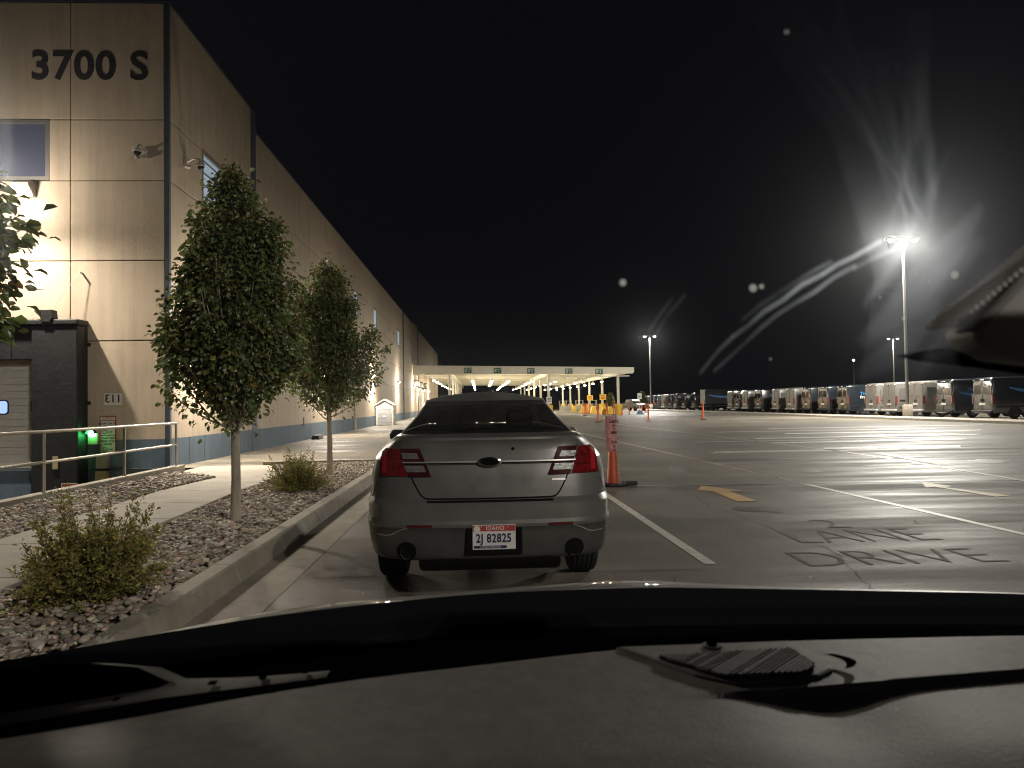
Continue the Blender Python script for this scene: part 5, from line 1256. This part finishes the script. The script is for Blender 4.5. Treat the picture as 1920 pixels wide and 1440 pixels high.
    v2 = wn.new('ShaderNodeVolumeScatter'); v2.inputs['Density'].default_value = 0.8; v2.inputs['Anisotropy'].default_value = .982; va = wn.new('ShaderNodeAddShader')
    wm.node_tree.links.new(vs.outputs[0], va.inputs[0]); wm.node_tree.links.new(v2.outputs[0], va.inputs[1]); wm.node_tree.links.new(va.outputs[0], wout.inputs['Volume'])
    rows = []
    for t in np.linspace(0, 1, 9):
        rows.append([(x, smooth(fb, x) + .06 - .93 * t - .05 * t * (1 - t), 1.085 + .575 * t + .06 * t * (1 - t)) for x in np.linspace(-.72, 1.22, 21)])
    fr_ = rows; bk = [[(x, y - .003, z - .004) for x, y, z in r] for r in rows]; w_ = MB(); w_.grid(fr_); n1 = len(w_.v); w_.grid([list(reversed(r)) for r in bk])
    nr, nc = 9, 21
    for i in range(nr - 1):
        w_.f.append((i * nc, (i + 1) * nc, n1 + (i + 1) * nc + nc - 1, n1 + i * nc + nc - 1)); w_.f.append((i * nc + nc - 1, n1 + i * nc, n1 + (i + 1) * nc, (i + 1) * nc + nc - 1))
    for j in range(nc - 1):
        w_.f.append((j, n1 + nc - 1 - j, n1 + nc - 2 - j, j + 1)); w_.f.append(((nr - 1) * nc + j, (nr - 1) * nc + j + 1, n1 + (nr - 1) * nc + nc - 2 - j, n1 + (nr - 1) * nc + nc - 1 - j))
    cbuild(w_, 'windshield', wm, smooth=True)
    # wiper smears and grime: dirtier glass, wedges shaped to draw the lamp's rays
    def film(dens, g_, col_=(.80, .88, 1.0)):
        fm = bpy.data.materials.new('ray_grime'); fm.use_nodes = True; fn = fm.node_tree.nodes; fn.clear()
        fo = fn.new('ShaderNodeOutputMaterial'); fv = fn.new('ShaderNodeVolumeScatter'); fv.inputs['Density'].default_value = dens; fv.inputs['Anisotropy'].default_value = g_; fv.inputs['Color'].default_value = (*col_, 1)
        fm.node_tree.links.new(fv.outputs[0], fo.inputs['Volume']); return fm
    ws_ = bpy.data.objects['windshield']; nv = Vector((0, .526, .851)) * .002
    def slab(ring_, m_):
        n_ = len(ring_); b_ = MB(); r = [Vector(p) for p in ring_]
        b_.add([tuple(p - nv) for p in r] + [tuple(p + nv) for p in r], [tuple(reversed(range(n_))), tuple(range(n_, 2 * n_))] + [(i, (i + 1) % n_, n_ + (i + 1) % n_, n_ + i) for i in range(n_)])
        o = cbuild(b_, 'smear_ray', m_); o.parent = ws_
    for ring_, dn in [([(0.1283, 0.3547, 1.6157), (0.2729, 0.3536, 1.6164), (0.402, 0.53, 1.5073), (0.3887, 0.5847, 1.4735), (0.395, 0.6825, 1.413), (0.3457, 0.6655, 1.4235), (0.289, 0.5289, 1.508), (0.2088, 0.4247, 1.5724)], 0.8), ([(-0.2196, 0.35, 1.61), (-0.2145, 0.35, 1.61), (-0.2601, 0.4286, 1.5614), (-0.31, 0.5122, 1.5097), (-0.3155, 0.5122, 1.5097), (-0.3098, 0.4947, 1.5206)], 2.0), ([(-0.2978, 0.597, 1.4487), (-0.2922, 0.5921, 1.4517), (-0.3182, 0.6594, 1.4101), (-0.3308, 0.6914, 1.3903), (-0.3365, 0.6895, 1.3915)], 3.5)]: slab(ring_, film(dn, .955))
    for L_, R_, dn in [([(0.146, 0.3472, 1.6139), (0.1659, 0.363, 1.6041), (0.1825, 0.3803, 1.5934), (0.203, 0.3994, 1.5816), (0.2288, 0.4204, 1.5686), (0.2506, 0.4438, 1.5541), (0.2787, 0.47, 1.538)], [(0.1528, 0.3472, 1.6139), (0.1747, 0.3629, 1.6041), (0.1919, 0.3803, 1.5934), (0.2118, 0.3994, 1.5816), (0.2359, 0.4204, 1.5686), (0.2554, 0.4438, 1.5541), (0.2812, 0.47, 1.538)], 1.27), ([(0.2155, 0.3715, 1.594), (0.2224, 0.3838, 1.5864), (0.2347, 0.3969, 1.5783), (0.2436, 0.411, 1.5696), (0.2523, 0.426, 1.5603), (0.2617, 0.4422, 1.5503), (0.2775, 0.4596, 1.5396)], [(0.2192, 0.3715, 1.594), (0.2271, 0.3838, 1.5864), (0.2398, 0.3969, 1.5783), (0.2483, 0.411, 1.5696), (0.2561, 0.426, 1.5603), (0.2644, 0.4422, 1.5503), (0.279, 0.4596, 1.5395)], 1.27), ([(0.2212, 0.3697, 1.5903), (0.228, 0.3809, 1.5834), (0.2336, 0.3927, 1.5761), (0.2372, 0.4053, 1.5683), (0.2458, 0.4187, 1.56), (0.2562, 0.433, 1.5512), (0.2714, 0.4483, 1.5417)], [(0.2316, 0.3697, 1.5903), (0.2414, 0.3808, 1.5834), (0.2479, 0.3927, 1.5761), (0.2506, 0.4053, 1.5683), (0.2567, 0.4187, 1.56), (0.2638, 0.433, 1.5512), (0.2756, 0.4483, 1.5417)], 1.22), ([(0.1964, 0.3557, 1.5941), (0.2047, 0.3676, 1.5868), (0.2122, 0.3803, 1.5789), (0.2233, 0.3938, 1.5705), (0.235, 0.4084, 1.5616), (0.2496, 0.424, 1.5519), (0.2637, 0.4409, 1.5415)], [(0.2013, 0.3557, 1.5941), (0.2108, 0.3676, 1.5868), (0.2186, 0.3803, 1.5789), (0.2291, 0.3938, 1.5705), (0.2395, 0.4084, 1.5616), (0.2525, 0.424, 1.5519), (0.2651, 0.4409, 1.5415)], 0.9), ([(0.2036, 0.3359, 1.6015), (0.21, 0.351, 1.5922), (0.2186, 0.3675, 1.582), (0.2303, 0.3855, 1.5708), (0.2488, 0.4054, 1.5585), (0.2668, 0.4274, 1.5449), (0.2815, 0.4518, 1.5298)], [(0.2138, 0.3358, 1.6016), (0.223, 0.3509, 1.5922), (0.2326, 0.3674, 1.582), (0.2432, 0.3855, 1.5708), (0.2592, 0.4054, 1.5585), (0.2738, 0.4274, 1.5449), (0.2852, 0.4519, 1.5298)], 1.66), ([(0.1632, 0.3256, 1.603), (0.1737, 0.3418, 1.593), (0.1909, 0.3596, 1.5821), (0.2063, 0.3793, 1.5699), (0.2275, 0.4012, 1.5563), (0.2487, 0.4258, 1.5411), (0.2689, 0.4536, 1.5239)], [(0.1665, 0.3256, 1.603), (0.1779, 0.3418, 1.5931), (0.1955, 0.3595, 1.5821), (0.2107, 0.3792, 1.5699), (0.2311, 0.4012, 1.5563), (0.2512, 0.4258, 1.5411), (0.2703, 0.4536, 1.5239)], 1.9), ([(0.1586, 0.3356, 1.592), (0.1711, 0.347, 1.585), (0.1858, 0.3592, 1.5774), (0.2051, 0.3723, 1.5693), (0.2196, 0.3865, 1.5606), (0.2394, 0.4017, 1.5511), (0.2569, 0.4182, 1.5409)], [(0.1613, 0.3355, 1.5921), (0.1744, 0.347, 1.585), (0.1893, 0.3592, 1.5774), (0.2081, 0.3723, 1.5693), (0.2218, 0.3865, 1.5606), (0.2408, 0.4017, 1.5511), (0.2575, 0.4182, 1.5409)], 1.15), ([(0.182, 0.3397, 1.5846), (0.1914, 0.3519, 1.5771), (0.2027, 0.3649, 1.5691), (0.2162, 0.3789, 1.5604), (0.2273, 0.394, 1.5511), (0.2415, 0.4104, 1.541), (0.2596, 0.4281, 1.53)], [(0.1885, 0.3397, 1.5846), (0.1996, 0.3518, 1.5771), (0.2115, 0.3649, 1.5691), (0.2243, 0.3789, 1.5604), (0.2338, 0.394, 1.5511), (0.2458, 0.4104, 1.541), (0.2618, 0.4281, 1.53)], 1.33), ([(0.1914, 0.3351, 1.5827), (0.1956, 0.3445, 1.5768), (0.204, 0.3545, 1.5707), (0.2099, 0.365, 1.5642), (0.2178, 0.3761, 1.5573), (0.2246, 0.388, 1.55), (0.2354, 0.4006, 1.5422)], [(0.1936, 0.3351, 1.5827), (0.1984, 0.3445, 1.5768), (0.2069, 0.3545, 1.5707), (0.2125, 0.365, 1.5642), (0.2199, 0.3761, 1.5573), (0.226, 0.388, 1.55), (0.2361, 0.4006, 1.5422)], 1.59), ([(0.1354, 0.3247, 1.5842), (0.1481, 0.3357, 1.5774), (0.1633, 0.3475, 1.5702), (0.1798, 0.3601, 1.5623), (0.199, 0.3738, 1.5539), (0.2213, 0.3884, 1.5448), (0.244, 0.4044, 1.535)], [(0.1379, 0.3247, 1.5843), (0.1513, 0.3357, 1.5774), (0.1667, 0.3475, 1.5702), (0.1831, 0.3601, 1.5623), (0.2017, 0.3737, 1.5539), (0.2232, 0.3884, 1.5448), (0.2451, 0.4044, 1.535)], 1.15), ([(0.1852, 0.3113, 1.5877), (0.1895, 0.3235, 1.5802), (0.1968, 0.3366, 1.5721), (0.2069, 0.3508, 1.5633), (0.2187, 0.3662, 1.5538), (0.2287, 0.383, 1.5434), (0.2431, 0.4013, 1.532)], [(0.1873, 0.3113, 1.5877), (0.1922, 0.3234, 1.5802), (0.1998, 0.3366, 1.5721), (0.2096, 0.3508, 1.5633), (0.221, 0.3662, 1.5538), (0.2302, 0.383, 1.5434), (0.2439, 0.4013, 1.532)], 1.1), ([(0.1992, 0.3232, 1.5755), (0.2035, 0.3336, 1.5691), (0.2101, 0.3447, 1.5622), (0.2185, 0.3564, 1.5549), (0.23, 0.369, 1.5472), (0.2389, 0.3825, 1.5388), (0.2517, 0.397, 1.5298)], [(0.2048, 0.3232, 1.5755), (0.2104, 0.3336, 1.5691), (0.2172, 0.3446, 1.5622), (0.2249, 0.3564, 1.5549), (0.2348, 0.369, 1.5472), (0.2419, 0.3825, 1.5388), (0.253, 0.397, 1.5298)], 1.71), ([(0.1306, 0.3077, 1.5802), (0.1473, 0.3211, 1.5719), (0.1672, 0.3358, 1.5629), (0.1853, 0.3518, 1.553), (0.2072, 0.3695, 1.542), (0.2307, 0.3891, 1.5299), (0.2556, 0.4108, 1.5165)], [(0.1346, 0.3077, 1.5803), (0.1525, 0.3211, 1.572), (0.1728, 0.3357, 1.5629), (0.1905, 0.3518, 1.553), (0.2114, 0.3695, 1.542), (0.2335, 0.3891, 1.5299), (0.2571, 0.4108, 1.5165)], 1.19), ([(0.2009, 0.328, 1.5628), (0.2076, 0.3392, 1.5559), (0.2125, 0.3511, 1.5486), (0.2147, 0.3639, 1.5407), (0.2213, 0.3776, 1.5322), (0.2262, 0.3923, 1.5231), (0.2302, 0.4082, 1.5133)], [(0.2042, 0.328, 1.5629), (0.2119, 0.3392, 1.556), (0.2171, 0.3511, 1.5486), (0.219, 0.3639, 1.5407), (0.2249, 0.3776, 1.5322), (0.2287, 0.3923, 1.5231), (0.2316, 0.4082, 1.5133)], 1.32), ([(0.1463, 0.297, 1.5772), (0.1541, 0.3094, 1.5695), (0.168, 0.3228, 1.5612), (0.1793, 0.3375, 1.5521), (0.1934, 0.3535, 1.5422), (0.2081, 0.3711, 1.5314), (0.225, 0.3905, 1.5193)], [(0.1506, 0.297, 1.5772), (0.1596, 0.3094, 1.5695), (0.1737, 0.3228, 1.5612), (0.1843, 0.3375, 1.5521), (0.1971, 0.3535, 1.5422), (0.2104, 0.3711, 1.5314), (0.2259, 0.3905, 1.5193)], 1.39), ([(0.2615, 0.5125, 1.4364), (0.2629, 0.4976, 1.4456), (0.2682, 0.4835, 1.4544), (0.2709, 0.4695, 1.463), (0.2748, 0.4555, 1.4716), (0.28, 0.4419, 1.4801)], [(0.2691, 0.5191, 1.4324), (0.2808, 0.5127, 1.4363), (0.2917, 0.5025, 1.4426), (0.2934, 0.4872, 1.4521), (0.2905, 0.4674, 1.4643), (0.2855, 0.4458, 1.4776)], 1.83), ([(0.2902, 0.5103, 1.4329), (0.2872, 0.4963, 1.4416), (0.2908, 0.4829, 1.4499), (0.293, 0.4692, 1.4583), (0.2948, 0.4552, 1.467), (0.2976, 0.4414, 1.4755)], [(0.2972, 0.5161, 1.4293), (0.3035, 0.5097, 1.4333), (0.3122, 0.4997, 1.4395), (0.3135, 0.4848, 1.4487), (0.3091, 0.4658, 1.4605), (0.3025, 0.4449, 1.4734)], 0.81), ([(0.3002, 0.5132, 1.4263), (0.3034, 0.5009, 1.4339), (0.3075, 0.4884, 1.4416), (0.3125, 0.475, 1.4499), (0.3126, 0.4606, 1.4588), (0.316, 0.446, 1.4678)], [(0.3053, 0.5174, 1.4237), (0.3154, 0.5106, 1.4279), (0.3231, 0.5007, 1.4341), (0.3276, 0.4864, 1.4429), (0.3231, 0.4683, 1.4541), (0.3197, 0.4486, 1.4663)], 0.95), ([(0.2255, 0.4267, 1.4749), (0.223, 0.4052, 1.4882), (0.2214, 0.385, 1.5007), (0.2199, 0.3655, 1.5128), (0.2192, 0.3465, 1.5245), (0.2175, 0.3287, 1.5355)], [(0.2281, 0.4288, 1.4737), (0.2289, 0.4097, 1.4854), (0.2289, 0.3904, 1.4974), (0.2269, 0.3703, 1.5098), (0.224, 0.3497, 1.5226), (0.2191, 0.3297, 1.5349)], 1.23), ([(0.2347, 0.4413, 1.4611), (0.2367, 0.4263, 1.4703), (0.2412, 0.4123, 1.479), (0.247, 0.3988, 1.4874), (0.2536, 0.3856, 1.4955), (0.2605, 0.3729, 1.5034)], [(0.2414, 0.4468, 1.4577), (0.2525, 0.4387, 1.4627), (0.2618, 0.4278, 1.4694), (0.2668, 0.413, 1.4785), (0.2676, 0.3951, 1.4896), (0.2654, 0.3761, 1.5014)], 1.26), ([(0.2818, 0.4639, 1.4423), (0.28, 0.4484, 1.4519), (0.2812, 0.4336, 1.461), (0.2811, 0.4189, 1.4701), (0.2817, 0.4042, 1.4792), (0.2844, 0.3899, 1.488)], [(0.288, 0.4687, 1.4393), (0.2944, 0.4595, 1.445), (0.2999, 0.4474, 1.4524), (0.2988, 0.4316, 1.4622), (0.2939, 0.4127, 1.4739), (0.2886, 0.3927, 1.4863)], 1.63), ([(0.2249, 0.4357, 1.4548), (0.2272, 0.4133, 1.4687), (0.2285, 0.3932, 1.4811), (0.2299, 0.3749, 1.4924), (0.235, 0.358, 1.5029), (0.239, 0.3425, 1.5125)], [(0.2329, 0.4424, 1.4507), (0.2457, 0.4278, 1.4597), (0.2521, 0.4108, 1.4702), (0.2521, 0.3906, 1.4827), (0.2503, 0.3683, 1.4965), (0.2443, 0.3458, 1.5104)], 1.78), ([(0.2797, 0.4762, 1.425), (0.2717, 0.4506, 1.4408), (0.2694, 0.4276, 1.455), (0.2646, 0.4064, 1.4681), (0.2639, 0.3867, 1.4803), (0.2657, 0.3685, 1.4916)], [(0.2879, 0.483, 1.4208), (0.2903, 0.4654, 1.4317), (0.2929, 0.4455, 1.444), (0.2863, 0.4222, 1.4583), (0.2787, 0.3969, 1.474), (0.2707, 0.3718, 1.4896)], 0.85), ([(0.2094, 0.3968, 1.4692), (0.2068, 0.3871, 1.4753), (0.2092, 0.377, 1.4815), (0.2082, 0.366, 1.4883), (0.208, 0.3542, 1.4956), (0.2075, 0.3422, 1.503)], [(0.2115, 0.3985, 1.4682), (0.2117, 0.3909, 1.4729), (0.2156, 0.3818, 1.4785), (0.2143, 0.3705, 1.4855), (0.2123, 0.3572, 1.4937), (0.209, 0.3432, 1.5024)], 1.49)]:
        fm = film(dn * .58, .955); n_ = len(L_); b_ = MB()
        lo = [[tuple(Vector(p) - nv) for p in L_], [tuple(Vector(p) - nv) for p in R_]]; hi = [[tuple(Vector(p) + nv) for p in L_], [tuple(Vector(p) + nv) for p in R_]]
        b_.grid([lo[0], lo[1], hi[1], hi[0]], closed=False); b_.grid([hi[0], lo[0]])
        b_.add([lo[0][0], lo[1][0], hi[1][0], hi[0][0]], [(0, 1, 2, 3)]); b_.add([lo[0][-1], lo[1][-1], hi[1][-1], hi[0][-1]], [(0, 1, 2, 3)])
        import bmesh
        o = cbuild(b_, 'smear_ray', fm); o.parent = ws_
        bm = bmesh.new(); bm.from_mesh(o.data); bmesh.ops.remove_doubles(bm, verts=bm.verts, dist=1e-5); bmesh.ops.recalc_face_normals(bm, faces=bm.faces); bm.to_mesh(o.data); bm.free()
    for u_, d_, dn in [([(0.1871, 0.6263, 1.4435), (0.1941, 0.5991, 1.4603), (0.2007, 0.582, 1.4709), (0.2091, 0.5706, 1.4779), (0.2161, 0.5544, 1.4879), (0.2262, 0.5429, 1.495), (0.234, 0.5287, 1.5038), (0.2452, 0.5195, 1.5095), (0.2522, 0.5111, 1.5147), (0.2605, 0.5047, 1.5187), (0.2738, 0.4909, 1.5272)], [(0.1884, 0.6279, 1.4425), (0.1955, 0.6008, 1.4592), (0.2027, 0.5844, 1.4694), (0.2101, 0.5718, 1.4772), (0.2183, 0.5568, 1.4864), (0.2284, 0.5451, 1.4937), (0.2364, 0.5311, 1.5023), (0.247, 0.5213, 1.5084), (0.2535, 0.5123, 1.5139), (0.2619, 0.5059, 1.5179), (0.2751, 0.4921, 1.5264)], 46), ([(0.1982, 0.6236, 1.4452), (0.214, 0.5894, 1.4663), (0.22, 0.5733, 1.4762), (0.2276, 0.5588, 1.4852), (0.2371, 0.5473, 1.4923), (0.247, 0.5358, 1.4994), (0.2557, 0.5222, 1.5078), (0.2667, 0.5121, 1.5141)], [(0.2, 0.6258, 1.4438), (0.2148, 0.5903, 1.4658), (0.2215, 0.5749, 1.4753), (0.229, 0.5602, 1.4843), (0.2382, 0.5484, 1.4916), (0.2488, 0.5375, 1.4984), (0.2569, 0.5233, 1.5072), (0.2674, 0.5127, 1.5137)], 34), ([(0.2025, 0.5648, 1.4815), (0.2113, 0.5488, 1.4914), (0.2214, 0.537, 1.4987), (0.2307, 0.5254, 1.5058), (0.239, 0.5155, 1.512), (0.2476, 0.5083, 1.5164)], [(0.2032, 0.5657, 1.481), (0.2123, 0.5499, 1.4907), (0.2219, 0.5376, 1.4983), (0.2314, 0.5261, 1.5054), (0.2402, 0.5166, 1.5113), (0.2483, 0.5089, 1.5161)], 26), ([(0.2658, 0.516, 1.5117), (0.2759, 0.5058, 1.5179), (0.2874, 0.4973, 1.5232)], [(0.2665, 0.5166, 1.5113), (0.2766, 0.5064, 1.5176), (0.2887, 0.4984, 1.5226)], 30), ([(0.1324, 0.5749, 1.4753), (0.1368, 0.5581, 1.4856), (0.1433, 0.5406, 1.4965)], [(0.1334, 0.5762, 1.4745), (0.138, 0.5597, 1.4847), (0.1438, 0.5412, 1.4961)], 16), ([(0.1394, 0.5777, 1.4735), (0.143, 0.5591, 1.485), (0.1518, 0.5373, 1.4985)], [(0.1405, 0.5792, 1.4726), (0.1437, 0.56, 1.4845), (0.1527, 0.5383, 1.4979)], 16)]:
        for i in range(len(u_) - 1): slab([u_[i], u_[i + 1], d_[i + 1], d_[i]], film(dn * .7 * (.35 + .65 * (i + 1) / (len(u_) - 1)), .90))  # density rises along each arc to paint stronger glare near the lamp
    gm = bpy.data.materials.new('drop_film'); gm.use_nodes = True; gn = gm.node_tree.nodes; gn.clear()
    go = gn.new('ShaderNodeOutputMaterial'); ga = gn.new('ShaderNodeBsdfTransparent'); gb = gn.new('ShaderNodeBsdfTranslucent'); gx = gn.new('ShaderNodeMixShader'); gx.inputs[0].default_value = .6; gb.inputs[0].default_value = (.9, .92, .95, 1)
    for a_, b_ in ((ga, 1), (gb, 2)): gm.node_tree.links.new(a_.outputs[0], gx.inputs[b_])
    gm.node_tree.links.new(gx.outputs[0], go.inputs[0])
    for k, p in enumerate([(0.1049, 0.532, 1.5061), (0.2024, 0.5381, 1.5023), (0.2082, 0.5366, 1.5032), (0.3477, 0.527, 1.5092), (0.3315, 0.5333, 1.5053), (0.3196, 0.5267, 1.5093), (0.2451, 0.6157, 1.4543), (0.3343, 0.5704, 1.4823), (0.3031, 0.548, 1.4962), (0.1592, 0.3686, 1.6071)]):
        r = (.0026, .0030, .0018, .0030)[k] if k < 4 else .0009; q = 1 + .3 * math.sin(k * 5)
        o = cbuild(MB().lathe([(r, 0), (r * .8, -r * .25), (r * .2, -r * .4)], (p[0], p[1], p[2]), 7, 'y'), 'drop_glint', gm); o.parent = ws_  # drops on the glass, pale discs standing in for their lamp glints
    # roof, pillars and doors keep the cabin dark
    cbuild(MB().box(-.85, 1.35, -.6, .20, 1.66, 1.72), 'roof', 'dash_black')
    cbuild(MB().tube([(-.88, .70, 1.05), (-.76, .42, 1.40), (-.68, .15, 1.68)], .035, 8), 'windshield_pillar', 'dash_black'); cbuild(MB().tube([(1.38, .75, 1.05), (1.26, .42, 1.40), (1.18, .15, 1.68)], .035, 8), 'windshield_pillar', 'dash_black')
    cbuild(MB().box(-.95, 1.45, -.62, -.56, .4, 1.12), 'rear_bulkhead', 'dash_black'); cbuild(MB().box(-.97, -.91, -.6, .65, .4, 1.08), 'door', 'dash_black'); cbuild(MB().box(1.40, 1.46, -.6, .65, .4, 1.08), 'door', 'dash_black')
    # rear-view mirror housing with its ribbed edge
    mir = cbuild(MB().prism([(.366, 1.470), (.372, 1.458), (.395, 1.447), (.46, 1.440), (.60, 1.45), (.61, 1.52), (.50, 1.565), (.43, 1.532)], .535, .575, 'y'), 'rear_view_mirror', 'mirror_grey', bevel=.006, smooth=True)
    for k in range(26):
        t = k / 25; x, z = .356 + .11 * t, 1.476 + .085 * t; o = cbuild(MB().tube([(x, .535, z), (x, .575, z)], .0022, 6), 'edge_rib', 'mirror_grey'); o.parent = mir
    o = cbuild(MB().prism([(.34, 1.4545), (.37, 1.459), (.46, 1.458), (.46, 1.436), (.415, 1.443), (.36, 1.450)], .58, .60, 'y'), 'mirror_bracket', 'dash_black', bevel=.003); o.parent = mir
cabin()
